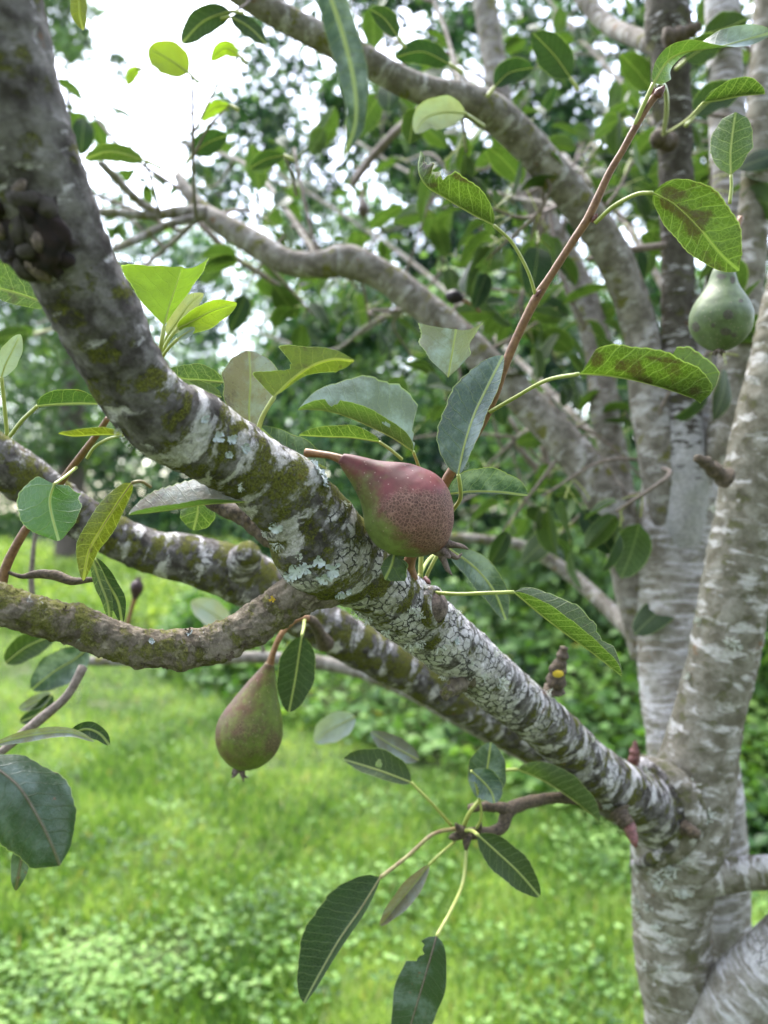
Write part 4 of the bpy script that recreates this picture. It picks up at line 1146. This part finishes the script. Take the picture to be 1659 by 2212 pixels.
# spur that carries the lower leaves
tube('branch', [(1380, 1760, .76, 17), (1300, 1735, .71, 14), (1240, 1724, .69, 13), (1190, 1724, .675, 12), (1130, 1736, .66, 14), (1098, 1752, .65, 15), (1085, 1785, .645, 13), (1060, 1798, .64, 12), (1025, 1800, .637, 13), (1000, 1802, .635, 11)],
     M['spur'], TR, segs=18, step=0.003, rough=0.12)
tube('spur', [(1100, 1750, .65, 14), (1070, 1742, .645, 12), (1040, 1742, .64, 10), (1012, 1746, .64, 8)], M['spur'], TR, segs=14, step=0.003, rough=0.25)
for q in [[(1005, 1800, .633, 11), (992, 1790, .63, 9), (984, 1778, .628, 2)], [(1010, 1802, .633, 10), (1008, 1820, .63, 9), (1006, 1836, .628, 3)], [(1030, 1798, .634, 9), (1036, 1785, .63, 7), (1040, 1774, .63, 1)], [(995, 1802, .633, 11), (978, 1808, .63, 8), (970, 1810, .63, 3)]]:
    tube('bud', q, M['spur'], TR, segs=12, step=0.002, rough=0.2)
# loose stalks and shoots behind the big pear
tube('petiole', [(908, 1290, .51, 6), (908, 1255, .505, 6), (910, 1200, .50, 5), (912, 1150, .50, 5)], M['petiole'], TR, segs=10, step=0.003)
tube('petiole', [(915, 1260, .51, 4), (932, 1222, .50, 4), (950, 1190, .50, 4)], M['petiole'], TR, segs=10, step=0.003)
tube('petiole', [(1433, 290, .86, 4), (1440, 240, .7, 4.5), (1438, 196, .55, 5), (1425, 178, .48, 5), (1413, 186, .42, 5)], M['petiole'], TR, segs=10, step=0.004)
# fruit spur of the second pear
tube('spur', [(704, 1392, .69, 18), (690, 1368, .67, 13), (678, 1345, .65, 11), (664, 1336, .64, 9)], M['spur'], TR, segs=16, step=0.002, rough=0.15)

# ------------------------------------------------------------------ lichen and bark flakes on the branches
def rosette(key, u, v, rad, mat='lichen', lobes=9):
    loc, nor = hit(key, u, v)
    t1 = unit(np.cross(nor, [0.3, 0.2, 0.9]))
    t2 = np.cross(nor, t1)
    vs, fs, sz = [], [], []
    for k in range(lobes):
        a = k / lobes * 6.283 + rng.normal(0, .2)
        ln = rad * rng.uniform(.55, 1.1)
        wv = rad * rng.uniform(.22, .38)
        prof = [(0, .25), (.35, .55), (.6, .75), (.8, 1.15), (1.0, .8)]
        b = len(vs)
        for i, (s, ww) in enumerate(prof):
            lift = .0006 + .0022 * s * s * rng.uniform(.3, 1.2)
            for sg in (-1, 0, 1):
                r_ = s * ln * (1 if sg else 1.12)
                x_, y_ = r_ * math.cos(a) - sg * wv * ww * math.sin(a), r_ * math.sin(a) + sg * wv * ww * math.cos(a)
                vs.append(loc + t1 * x_ + t2 * y_ + nor * (lift * (1 if sg else .6) - 0.0004 - (x_ * x_ + y_ * y_) / .05))
        for i in range(len(prof) - 1):
            for j in range(2):
                fs.append([b + i * 3 + j, b + i * 3 + j + 1, b + i * 3 + j + 4, b + i * 3 + j + 3])
    fs = np.array(fs)
    link('lichen_or_flake', mesh_np('lichen_or_flake', vs, fs.ravel(), np.full(len(fs), 4)), M[mat], TR, loc)


def tuft(key, u, v, rad, mat='lichen2', n=10, out=None):
    n = n + 6
    rad *= .8
    loc, nor = hit(key, u, v)
    if out is not None:
        nor = unit(nor * .5 + np.array([out[0], -.1, -out[1]]))
    vs, fs = [], []

    def strand(p, d, ln, w_, lev):
        s = unit(np.cross(d, rng.normal(size=3)))
        q1 = p + d * ln
        b = len(vs)
        vs.extend([p - s * w_, p + s * w_, q1 + s * w_ * .7, q1 - s * w_ * .7])
        fs.append([b, b + 1, b + 2, b + 3])
        if lev:
            for _ in range(2):
                strand(q1, unit(d + rng.normal(size=3) * .55), ln * .62, w_ * .75, lev - 1)
    for _ in range(n):
        strand(loc + rng.normal(size=3) * rad * .15 - nor * .0008, unit(nor + rng.normal(size=3) * .7), rad * rng.uniform(.22, .4), rad * .06, 2)
    fs = np.array(fs)
    link('lichen_tuft', mesh_np('lichen_tuft', vs, fs.ravel(), np.full(len(fs), 4), smooth=False), M[mat], TR, loc)


for u, v, r_ in [(690, 1018, .0065), (712, 1028, .005), (700, 1040, .004), (640, 1232, .0055), (625, 1244, .004), (660, 1226, .0038), (688, 1215, .0042), (718, 1232, .0046), (702, 1247, .0045), (752, 1277, .003), (735, 1283, .0035),
                 (598, 1140, .004), (492, 980, .003), (470, 945, .003), (500, 950, .0028), (528, 968, .0026), (440, 905, .0026), (985, 1385, .003)]:
    rosette('main', u, v, r_, 'lichen', int(rng.integers(6, 10)))
for u, v, r_, ou in [(600, 1178, .008, (-.3, .6)), (575, 1150, .007, (-.4, .6)), (775, 1322, .009, (-.4, .8)), (796, 1335, .009, (-.4, .8)), (838, 1362, .008, (-.4, .8)), (888, 1392, .009, None), (905, 1388, .008, None), (952, 1398, .008, None),
                     (970, 1388, .006, None), (905, 1325, .009, None), (920, 1335, .009, None), (890, 1315, .008, None), (960, 1462, .008, (-.4, .8)), (1068, 1412, .007, (.6, -.5)), (915, 1268, .006, (.6, -.5)), (985, 1325, .006, (.6, -.5)),
                     (520, 1052, .006, (-.4, .7)), (275, 950, .008, (-.6, .7)), (262, 930, .006, (-.7, .5)), (1205, 1670, .008, (-.4, .8)), (1280, 1600, .008, None), (1395, 1665, .01, None), (1420, 1650, .012, None), (1440, 1640, .01, None),
                     (745, 1090, .006, (.7, -.3)), (735, 1060, .006, (.7, -.3)), (1185, 1500, .008, (.5, -.6)), (1312, 1738, .011, None), (1335, 1748, .011, None), (650, 1200, .008, (-.5, .1)), (1020, 1430, .006, None)]:
    tuft('main', u, v, r_, 'lichen2', 9, ou)
for u, v, r_ in [(1440, 1880, .018), (1425, 1905, .018), (1455, 1870, .018), (1480, 1850, .016), (1400, 1960, .014), (1378, 1945, .014), (1380, 1975, .012), (1420, 2000, .014), (1375, 1870, .012), (1445, 2030, .012), (1500, 1700, .016), (1530, 1760, .016),
                 (1545, 1100, .012), (1512, 1340, .012), (1590, 1390, .014), (1575, 1385, .012), (1490, 1460, .012), (1430, 2090, .012), (1470, 1925, .016), (1395, 2080, .01)]:
    tuft('trunk', u, v, r_, 'lichen2', 10)
for u, v, r_ in [(1440, 70, .014), (1470, 60, .016), (1420, 85, .012)]:
    tuft('stemv', u, v, r_, 'lichen2', 10)
for u, v, r_ in ((497, 1416, .0032), (470, 1420, .0022), (355, 1438, .0024), (312, 1434, .0020), (452, 1345, .0026), (408, 1363, .002), (530, 1390, .0024), (140, 1318, .0018)):
    rosette('side', u, v, r_, 'spur', 4)  # dark curled bark flakes, built with the rosette shape
rosette('side', 590, 1295, .002, 'lichen_y', 6)
rosette('side', 410, 1370, .0022, 'lichen', 6)
rosette('side', 330, 1385, .002, 'lichen', 6)
t_ = P(1205, 1455, .615)
link('lichen_or_flake', (lambda m_: m_)(mesh_np('lichen_or_flake', [t_ + np.array([math.cos(a) * .0045, -.0006 - .001 * (k % 2), math.sin(a) * .003]) for k, a in enumerate(np.linspace(0, 6.283, 14, endpoint=False))] + [t_ + np.array([0, -.003, 0])],
     np.array([[14, k, (k + 1) % 14] for k in range(14)]).ravel(), np.full(14, 3))), M['lichen_y'], TR, t_)

# ------------------------------------------------------------------ pear tree: canopy behind
LIMBS = []


def limb_line(rows, wt):
    c = np.array([[*P(u, v, d), r * d / F] for u, v, d, r in rows])
    LIMBS.append((catmull(c, 8)[:, :3], wt))


for rows, wt in ((L1, 1.4), (L2, 1.5), (L3, 1.2), (STEMV, .35), (STEMA, .8), (STEMB, .5), (L4, .6), (LEFTB, .8), (BACKLIMB, .25)):
    limb_line(rows, wt)
far = [[(1480, 700, 1.1, 14), (1300, 420, 1.5, 11), (1050, 200, 2.0, 8), (780, 40, 2.4, 5), (600, -120, 2.6, 3)],
       [(1340, 1000, 1.2, 14), (1120, 780, 1.6, 11), (880, 560, 2.1, 8), (640, 400, 2.5, 6), (480, 300, 2.7, 3)],
       [(1500, 500, 1.15, 14), (1400, 250, 1.6, 10), (1250, 80, 2.0, 7), (1120, -80, 2.3, 4)],
       [(1570, 500, 1.1, 14), (1600, 250, 1.5, 10), (1640, 60, 1.9, 7), (1700, -100, 2.1, 4)],
       [(700, 575, 1.06, 12), (560, 380, 1.4, 9), (470, 330, 1.7, 7), (330, 300, 1.9, 5), (250, 330, 2.0, 3)],
       [(440, 460, 1.09, 12), (330, 560, 1.3, 8), (220, 640, 1.5, 6), (80, 700, 1.7, 4)],
       [(900, 655, 1.06, 10), (800, 700, 1.3, 7), (700, 760, 1.6, 5), (560, 720, 1.9, 3)],
       [(1180, 910, 1.03, 10), (1100, 960, 1.4, 7), (1050, 1050, 1.6, 5), (1000, 1080, 1.8, 3)],
       [(1000, 216, .86, 10), (960, 60, 1.0, 8), (900, -80, 1.1, 6)],
       [(1260, 455, .94, 10), (1080, 420, 1.3, 8), (900, 380, 1.7, 6), (760, 300, 2.1, 4)]]
for rows in far:
    rows = [(u, v, d, r * .62) for u, v, d, r in rows]
    tube('branch', rows, M['bark_far'], TR, segs=10, step=0.03, rough=0.08)
    limb_line(rows, 1.3)


def uv_of(p):
    return 829.5 + p[0] / p[1] * F, 1106 - (p[2] - 1.4) / p[1] * F


def allowed(u, v):
    """how full the crown is there (it is thin where the sky shows)"""
    if u < 95: return 0.8
    if 190 < u < 680 and v < 420 - 0.12 * abs(u - 430):
        return 0.08 if v < 220 else 0.45
    if 860 < u < 1045 and v < 110: return 0.25
    if 1140 < u < 1330 and 150 < v < 300: return 0.18
    if v > 1000: return 0.25
    if v > 780: return 0.35
    if 480 < u < 1000 and v < 420: return 0.45
    if v > 420 and u > 600: return 0.4
    if v > 480: return 0.6
    return 0.9


# one leaf of each sort, shared by the leaves of the crown
def crown_leaf(kind):
    r_ = np.random.default_rng(kind)
    nt, ns = 9, 3
    t = np.linspace(0, 1, nt + 1)
    Lf = 0.066
    bend = r_.uniform(.1, .9)
    ang = bend * t
    Mid = np.stack([np.zeros(nt + 1), np.cumsum(np.cos(ang)) * Lf / nt, -np.cumsum(np.sin(ang)) * Lf / nt], 1)
    T = unit(np.gradient(Mid, axis=0))
    e = np.tile([1.0, 0, 0], (nt + 1, 1))
    c = np.cross(e, T)
    wv = 0.022 * r_.uniform(.85, 1.15) * prof_ovate(t)
    fold = R(r_.uniform(5, 45))
    p3, sv, xv = leaf_grid(Mid, T, e, c, wv, wv, np.full(nt + 1, fold), np.full(nt + 1, np.pi - fold), t, ns, R(-20), .08, 8, .1, r_.random() * 6)
    nc = p3.shape[1]
    lat = np.stack([np.repeat((t * Lf)[:, None], nc, 1), xv, sv], -1).reshape(-1, 3)
    v_ = p3.reshape(-1, 3)
    qd = grid_quads(nt + 1, nc)
    # stalk: a thin three-sided strip
    st = []
    for k in range(5):
        s = k / 4
        ctr = np.array([0, -0.03 * (1 - s), -.006 * (1 - s) ** 2])
        for a in range(3):
            st.append(ctr + .0009 * np.array([math.cos(a * 2.094), 0, math.sin(a * 2.094)]))
    b = len(v_)
    sq = grid_quads(5, 3, True) + b
    v_ = np.vstack([v_, st])
    v_ = v_ + np.array([0, .03, .006])
    lat = np.vstack([lat, np.tile([0, 0, 0.0], (15, 1))])
    return v_, np.vstack([qd, sq]), lat, len(qd)


CL = [crown_leaf(k) for k in range(7)]
CLM = []
for k, (v_, qd, lat, nq) in enumerate(CL):
    me = mesh_np('leaf', v_, qd.ravel(), np.full(len(qd), 4), {'leaf': ('FLOAT_VECTOR', lat)})
    me.materials.append(M['canopy'])
    me.materials.append(M['petiole'])
    mi = np.zeros(len(qd), np.int32)
    mi[nq:] = 1
    me.polygons.foreach_set('material_index', mi)
    CLM.append(me)

wts = np.array([wt * np.linalg.norm(np.diff(p, axis=0), axis=1).sum() for p, wt in LIMBS])
wts /= wts.sum()
crown, twigs = [], []
tries = 0
while len(crown) < 820 and tries < 9000:
    tries += 1
    li = rng.choice(len(LIMBS), p=wts)
    ln = LIMBS[li][0]
    q0 = ln[rng.integers(2, len(ln))]
    off = rng.normal(size=3) * np.array([.13, .16, .13])
    off[1] = abs(off[1]) * (1 if rng.random() < .8 else -.4)
    q1 = q0 + off * (0.6 + .4 * q0[1])
    if q1[1] < 0.85: continue
    if np.linalg.norm(q1 - q0) > 0.26: continue
    u, v = uv_of(q1)
    if not (-200 < u < 1860 and -200 < v < 1500): continue
    if rng.random() > allowed(u, v): continue
    mid = (q0 + q1) / 2 + rng.normal(size=3) * .02
    twigs.append((q0, mid, q1))
    nl = int(rng.integers(4, 8))
    ax = unit(q1 - mid)
    for k in range(nl):
        dv = unit(ax * .5 + rng.normal(size=3) * .8 + np.array([0, 0, -.15]))
        if dv[1] < -.6: dv[1] *= .3; dv = unit(dv)
        bpos = q1 - ax * rng.uniform(0, .05)
        up = unit(np.array([0, 0, 1.0]) + rng.normal(size=3) * .55)
        tip = bpos + dv * .09
        uu, vv = uv_of(tip)
        if allowed(uu, vv) < .1 and rng.random() < .8: continue
        s_ = rng.uniform(.6, 1.05)
        crown.append((bpos, dv, up, s_, s_ / bpos[1], uu, vv))

n_front = sum(1 for o in PEAR_TREE.children if o.name.split('.')[0] == 'leaf')
inview = [i for i, c_ in enumerate(crown) if -30 < c_[5] < 1690 and -30 < c_[6] < 2240]
inview.sort(key=lambda i: -crown[i][4])
solo = set(inview[:296 - n_front])


def frame(dv, up):
    x_ = unit(np.cross(dv, up))
    z_ = np.cross(x_, dv)
    return np.stack([x_, dv, z_], 1)


from mathutils import Matrix
fv, fq, fl, ft, fm = [], [], [], [], []
nb = 0
root = WORLD_LOC[PEAR_TREE.name]
for i, (bp, dv, up, s_, _, _, _) in enumerate(crown):
    k = i % 7
    Rm = frame(dv, up)
    if i in solo:
        o = bpy.data.objects.new('leaf', CLM[k])
        COL.objects.link(o)
        o.parent = PEAR_TREE
        mt = Matrix([[*(Rm[r_] * s_), bp[r_] - root[r_]] for r_ in range(3)] + [[0, 0, 0, 1]])
        o.matrix_basis = mt
    else:
        v_, qd, lat, nq = CL[k]
        fv.append(v_ @ (Rm * s_).T + bp)
        fq.append(qd + nb)
        fl.append(lat)
        ft.append(np.full(len(v_), rng.random() - .4))
        mi = np.zeros(len(qd), np.int32)
        mi[nq:] = 1
        fm.append(mi)
        nb += len(v_)
# the crown overhead, where the thick limb runs on above the view; unseen, added to block sky light
OVER = [[(-.054, .285, 2.0, .021), (-.12, .26, 2.25, .018), (-.25, .1, 2.6, .014), (-.35, -.2, 2.9, .008)],
        [(-.12, .26, 2.25, .014), (.1, .1, 2.5, .011), (.4, -.15, 2.7, .008), (.7, -.5, 2.8, .005)],
        [(-.25, .1, 2.6, .012), (-.6, .1, 2.7, .009), (-1.0, -.1, 2.75, .006)],
        [(.1, .1, 2.5, .01), (.0, -.4, 2.6, .008), (-.2, -.9, 2.6, .005)]]
for rows in OVER:
    tube('branch', rows, M['bark_far'], TR, segs=10, step=.03, world=True)
    ln = catmull(np.array(rows), 12)[:, :3]
    for _ in range(620):
        q0 = ln[rng.integers(0, len(ln))]
        bp = q0 + rng.normal(size=3) * np.array([.24, .22, .17])
        if bp[1] > .42 or bp[2] < 2.02 + .62 * max(0, bp[1]): continue
        dv = unit(rng.normal(size=3) + np.array([0, 0, -.3]))
        Rm = frame(dv, unit(np.array([0, 0, 1.0]) + rng.normal(size=3) * .5))
        v_, qd, lat, nq = CL[rng.integers(0, 7)]
        fv.append(v_ @ Rm.T + bp)
        fq.append(qd + nb)
        fl.append(lat)
        ft.append(np.full(len(v_), rng.random() - .4))
        mi = np.zeros(len(qd), np.int32)
        mi[nq:] = 1
        fm.append(mi)
        nb += len(v_)
fv, fq, fl, ft, fm = map(np.concatenate, (fv, fq, fl, ft, fm))
me = mesh_np('foliage', fv, fq.ravel(), np.full(len(fq), 4), {'leaf': ('FLOAT_VECTOR', fl), 'tint': ('FLOAT', ft)})
fo = link('foliage', me, [M['canopy'], M['petiole']], PEAR_TREE, PEAR_TREE.location)
me.polygons.foreach_set('material_index', fm)
fo['kind'] = 'stuff'
twigs.sort(key=lambda q: q[2][1])
for q0, q1, q2 in twigs[:250]:
    tube('twig', [(*q0, .003), (*q1, .0022), (*q2, .0016)], M['twig_grey'], TR, segs=6, step=.02, rough=.05, world=True)


# ------------------------------------------------------------------ pears
def pear_mat(name, green, blushc, russetc, spots=0.0, bloom_sheen=0.0):
    t = NT(name)
    a = t.attr('skin').outputs['Vector']
    blush = t.attr('blush').outputs['Fac']
    rus = t.attr('russet').outputs['Fac']
    g2 = tuple(c * .6 for c in green)
    n1 = t.noise(a, 130, 6, .65)
    n2 = t.noise(a, 420, 5, .7)
    col = t.mix(t.step(n1, .3, .7), green, g2)
    bm = t.step(t.add(blush, t.add(t.mul(t.sub(n1, .5), 1.0), t.mul(t.sub(t.noise(a, 45, 3), .5), .8))), .12, .92)
    bc = t.mix(t.step(t.noise(a, 80, 4), .35, .65), blushc, tuple(c * .6 for c in blushc))
    col = t.mix(t.mul(bm, .92), col, bc)
    rm = t.step(t.add(t.add(rus, t.mul(t.sub(t.noise(a, 70, 6, .7), .5), 1.7)), t.mul(t.sub(n2, .5), .8)), .3, .85)
    ve = t.voro(t.vadd(a, t.vmul(t.noise(a, 500, 2, col=True), (.0014, .0014, .0014))), 520, 'DISTANCE_TO_EDGE')
    net = t.step(ve, .16, .03)
    rc = t.mix(net, tuple(c * .42 for c in russetc), tuple(min(1, c * 1.9) for c in russetc))
    rc = t.mix(t.step(n2, .35, .7), rc, russetc)
    col = t.mix(t.mul(rm, .82), col, rc)
    # pale lenticels
    sp = t.voro(a, 330, 'F1')
    dots = t.mul(t.step(sp, .17, .08), t.sub(1.0, t.mul(rm, .8)))
    col = t.mix(t.mul(dots, .45), col, (.50, .36, .30))
    # small dark scabs
    sc = t.step(t.noise(a, 190, 4, .6), .71, .76)
    col = t.mix(t.mul(sc, .65), col, (.05, .03, .022))
    if spots:
        s2 = t.voro(t.vadd(a, t.vmul(t.noise(a, 150, 2, col=True), (.004, .004, .004))), 62, 'F1')
        sm = t.step(s2, .27, .20)
        col = t.mix(t.mul(sm, spots), col, (.085, .06, .06))
    if bloom_sheen:
        col = t.mix(t.mul(t.step(t.noise(a, 40, 3), .3, .7), bloom_sheen), col, (.42, .45, .42))
    h = t.add(t.mul(net, t.mul(rm, .7)), t.add(t.mul(n2, .35), t.mul(sc, .6)))
    p = t.principled(col, t.add(.52, t.mul(rm, .25)), .32, t.bump(h, .4, .0007))
    return t.surf(p)


def pear(name, label, axis, prof, mat, bl=None, ru=None, stalk=None, sr=5.5, sepals=5, sep_len=26, sep_r=16, sep_dir=None, segs=120, nt=130, group=None, stalkmat='stalk', lump=.03):
    """axis: (u, v, depth) from neck to calyx; prof: (t, radius)"""
    ax = np.array([P(*q) for q in axis])
    c3, ss = resample(catmull(ax, 20), n=nt)
    T = unit(np.gradient(c3, axis=0))
    dm = c3[:, 1].mean()
    r_ = np.interp(np.linspace(0, 1, nt), [q[0] for q in prof], [q[1] for q in prof]) * dm / F
    hw = max(2, nt // 22)
    for _ in range(3):
        ker = np.ones(2 * hw + 1) / (2 * hw + 1)
        pad = np.concatenate([2 * r_[0] - r_[hw:0:-1], r_, 2 * r_[-1] - r_[-2:-hw - 2:-1]])
        r_ = np.maximum(np.convolve(pad, ker, 'valid'), 1e-4)
    cd_ = unit(CAM - c3)
    e = unit(np.cross(T, cd_))
    c = np.cross(e, T)
    th = np.linspace(0, 2 * np.pi, segs, endpoint=False)
    ring = np.cos(th)[None, :, None] * e[:, None] + np.sin(th)[None, :, None] * c[:, None]
    pts0 = c3[:, None] + ring * r_[:, None, None]
    k = 1 + lump * fbm((pts0 - c3[0]) * 55, 3, 5) + .35 * lump * fbm((pts0 - c3[0]) * 160, 3, 9)
    pts = c3[:, None] + ring * (r_[:, None] * k)[..., None]
    rel = pts - c3[0]
    root_ = empty(name, c3[0])
    tag(root_, label, 'pear', group)
    v_ = pts.reshape(-1, 3)
    qd = grid_quads(nt, segs, True)
    n0 = len(v_)
    v_ = np.vstack([v_, c3[0] - T[0] * .0004, c3[-1] + T[-1] * .0002])
    j = np.arange(segs)
    t0 = np.stack([np.full(segs, n0), (j + 1) % segs, j], 1)
    b0 = (nt - 1) * segs
    t1 = np.stack([np.full(segs, n0 + 1), b0 + j, b0 + (j + 1) % segs], 1)
    uu = 829.5 + v_[:, 0] / v_[:, 1] * F
    vv = 1106 - (v_[:, 2] - 1.4) / v_[:, 1] * F
    side = np.concatenate([np.tile(np.sin(th), nt), [0, 0]])
    at = {'skin': ('FLOAT_VECTOR', v_ - c3[0]), 'blush': ('FLOAT', bl(uu, vv, side) if bl else np.zeros(len(v_))), 'russet': ('FLOAT', ru(uu, vv, side) if ru else np.zeros(len(v_)))}
    me = mesh_np('fruit', v_, np.concatenate([qd.ravel(), t0.ravel(), t1.ravel()]), np.concatenate([np.full(len(qd), 4), np.full(2 * segs, 3)]), at)
    me.flip_normals()
    link('fruit', me, mat, root_, c3[0])
    if stalk:
        n_ = len(stalk)
        tube('stalk', [(*s, sr * (1.25 if i in (0,) else 1.0) * (1.45 if i == n_ - 1 else 1)) for i, s in enumerate(stalk)], M[stalkmat], root_, segs=16, step=.0016, rough=.08)
    # dried calyx: a short cup with shrivelled pointed sepals
    if sepals:
        cal = c3[-1]
        sr_ = sep_r * dm / F
        axd = T[-1] if sep_dir is None else unit(np.asarray(sep_dir, float))
        o = tube('calyx', [(*(cal - axd * sr_ * .6), sr_ * 1.0), (*cal, sr_ * .95), (*(cal + axd * sr_ * .5), sr_ * .75), (*(cal + axd * sr_ * .55), sr_ * .4)], M['wound'], root_, segs=18, step=sr_ * .12, rough=.2, world=True)[0]
        e1 = unit(np.cross(axd, [.2, .9, .1]))
        e2 = np.cross(axd, e1)
        for k in range(sepals):
            a = k / sepals * 6.283 + .5
            rd = np.cos(a) * e1 + np.sin(a) * e2
            b_ = cal + rd * sr_ * .7 + axd * sr_ * .25
            ln = sep_len * dm / F * rng.uniform(.75, 1.15)
            d1 = unit(axd * rng.uniform(.7, 1.3) + rd * rng.uniform(.2, 1.0))
            d2 = unit(d1 + rng.normal(size=3) * .5)
            tube('sepal', [(*(b_ - d1 * ln * .2), sr_ * .42), (*(b_ + d1 * ln * .3), sr_ * .36), (*(b_ + d1 * ln * .65 + d2 * ln * .05), sr_ * .22), (*(b_ + d1 * ln * .7 + d2 * ln * .35), sr_ * .05)], M['wound'], o, segs=10, step=ln * .06, rough=.25, world=True)
    return root_


# the pear lying on the limb: red above and to the right, green below, brown russet across its belly
def bl1(u, v, s):
    k = (u - 737) * .62 - (v - 990) * .60          # across the axis, towards the upper right
    return np.clip(sm(k, -62, 22) * np.where(s > -.6, 1, .8) - .35 * gauss(u, v, 800, 1035, 26, 40, 45), 0, 1)


def ru1(u, v, s):
    return np.clip(1.0 * gauss(u, v, 900, 1118, 60, 44, 20) + .8 * gauss(u, v, 955, 1120, 34, 60) + .35 * gauss(u, v, 862, 1080, 30, 26) + .6 * gauss(u, v, 775, 1062, 9, 22) - .35 * gauss(u, v, 905, 1040, 45, 24), 0, 1) * np.where(s > -.2, 1, .3)


pear('pear', 'large red and russet pear lying on the mossy limb', [(737, 989, .425), (786, 1023, .427), (833, 1058, .429), (865, 1088, .430), (906, 1130, .432), (957, 1183, .434)],
     [(0, 11), (.03, 17), (.1, 26), (.18, 34), (.27, 47), (.34, 62), (.42, 81), (.53, 97), (.62, 101), (.70, 98), (.79, 87), (.88, 67), (.95, 45), (.985, 27), (1, 12)],
     pear_mat('pear_skin_red_russet', (.16, .205, .055), (.15, .026, .036), (.155, .088, .066)), bl1, ru1,
     stalk=[(660, 978, .435), (692, 981, .432), (716, 985, .428), (745, 996, .426)], sr=8, sep_len=46, sep_r=22, sep_dir=P(1000, 1205, .43) - P(950, 1178, .434))


def bl2(u, v, s):
    k = -(u - 549) * .9 - (v - 1545) * .55
    return np.clip(sm(k, -70, 90) * .8, 0, 1)


def ru2(u, v, s):
    return np.clip(.62 * gauss(u, v, 530, 1590, 70, 60) + .5 * gauss(u, v, 600, 1612, 18, 22), 0, 1)


pear('pear', 'hanging pear, dull red and green, below the flaky branch', [(583, 1434, .62), (563, 1495, .62), (545, 1560, .62), (517, 1661, .622)],
     [(0, 11), (.05, 14), (.15, 26), (.28, 40), (.42, 56), (.55, 68), (.66, 73), (.78, 68), (.88, 54), (.95, 36), (.985, 22), (1, 10)],
     pear_mat('pear_skin_red_green', (.12, .165, .022), (.12, .036, .028), (.10, .07, .035)), bl2, ru2,
     stalk=[(668, 1337, .642), (648, 1336, .635), (624, 1350, .628), (605, 1375, .622), (591, 1408, .62), (582, 1440, .62)], sr=6.5, sep_len=22, sep_r=12, sepals=5)
def ru3(u, v, s):
    f = 0
    for cu, cv, a, b in ((1573, 680, 11, 11), (1567, 716, 13, 9), (1503, 706, 8, 11), (1558, 597, 12, 6), (1583, 604, 7, 9), (1540, 703, 5, 5), (1585, 724, 6, 5), (1600, 650, 6, 5)):
        f = np.maximum(f, 1.1 * sm(1.5 - np.sqrt(((u - cu) / a) ** 2 + ((v - cv) / b) ** 2), 0, 1))
    return f * np.where(s > 0, 1, 0)


pear('pear', 'unripe green pear with dark scab spots at the trunk', [(1563, 572, .63), (1561, 620, .63), (1557, 690, .63), (1553, 757, .625)],
     [(0, 14), (.06, 24), (.18, 28), (.28, 36), (.4, 53), (.55, 65), (.68, 66), (.8, 58), (.9, 42), (.97, 24), (1, 10)],
     pear_mat('pear_skin_green', (.085, .125, .035), (.13, .14, .06), (.05, .036, .03), bloom_sheen=.12), None, ru3,
     stalk=[(1600, 470, .64), (1585, 510, .635), (1570, 550, .63), (1563, 576, .63)], sr=5, sep_len=10, sep_r=10, sepals=5)
pear('pear', 'tiny brown pear hanging high between the far limbs', [(783, 425, 1.6), (784, 440, 1.6), (786, 470, 1.6)],
     [(0, 3), (.25, 8), (.6, 15), (.85, 11), (1, 4)], pear_mat('pear_skin_brown', (.10, .075, .05), (.12, .06, .045), (.1, .08, .05)), stalk=[(770, 360, 1.55), (780, 395, 1.6), (783, 426, 1.6)], sr=1.6, sepals=0, segs=24, nt=30)
mm = pear_mat('pear_skin_mummy', (.018, .012, .012), (.03, .014, .014), (.02, .015, .015))
pear('pear', 'shrivelled black pear on a red stalk behind the shoot', [(1000, 648, 1.0), (986, 642, 1.0), (962, 638, 1.0)],
     [(0, 6), (.3, 14), (.6, 16), (.85, 12), (1, 4)], mm, stalk=[(1035, 672, 1.02), (1018, 658, 1.0), (998, 648, 1.0)], sr=3, sepals=0, segs=28, nt=36, lump=.2)
pear('pear', 'shrivelled brown fruitlet standing above the lawn at the left', [(291, 1295, .95), (294, 1280, .95), (299, 1252, .95)],
     [(0, 5), (.3, 11), (.6, 15), (.85, 12), (1, 4)], pear_mat('pear_skin_dried', (.05, .026, .024), (.06, .03, .026), (.05, .03, .03)), stalk=[(275, 1350, .95), (283, 1320, .95), (291, 1293, .95)], sr=4, sepals=4, sep_len=8, sep_r=5, segs=28, nt=36, lump=.2)
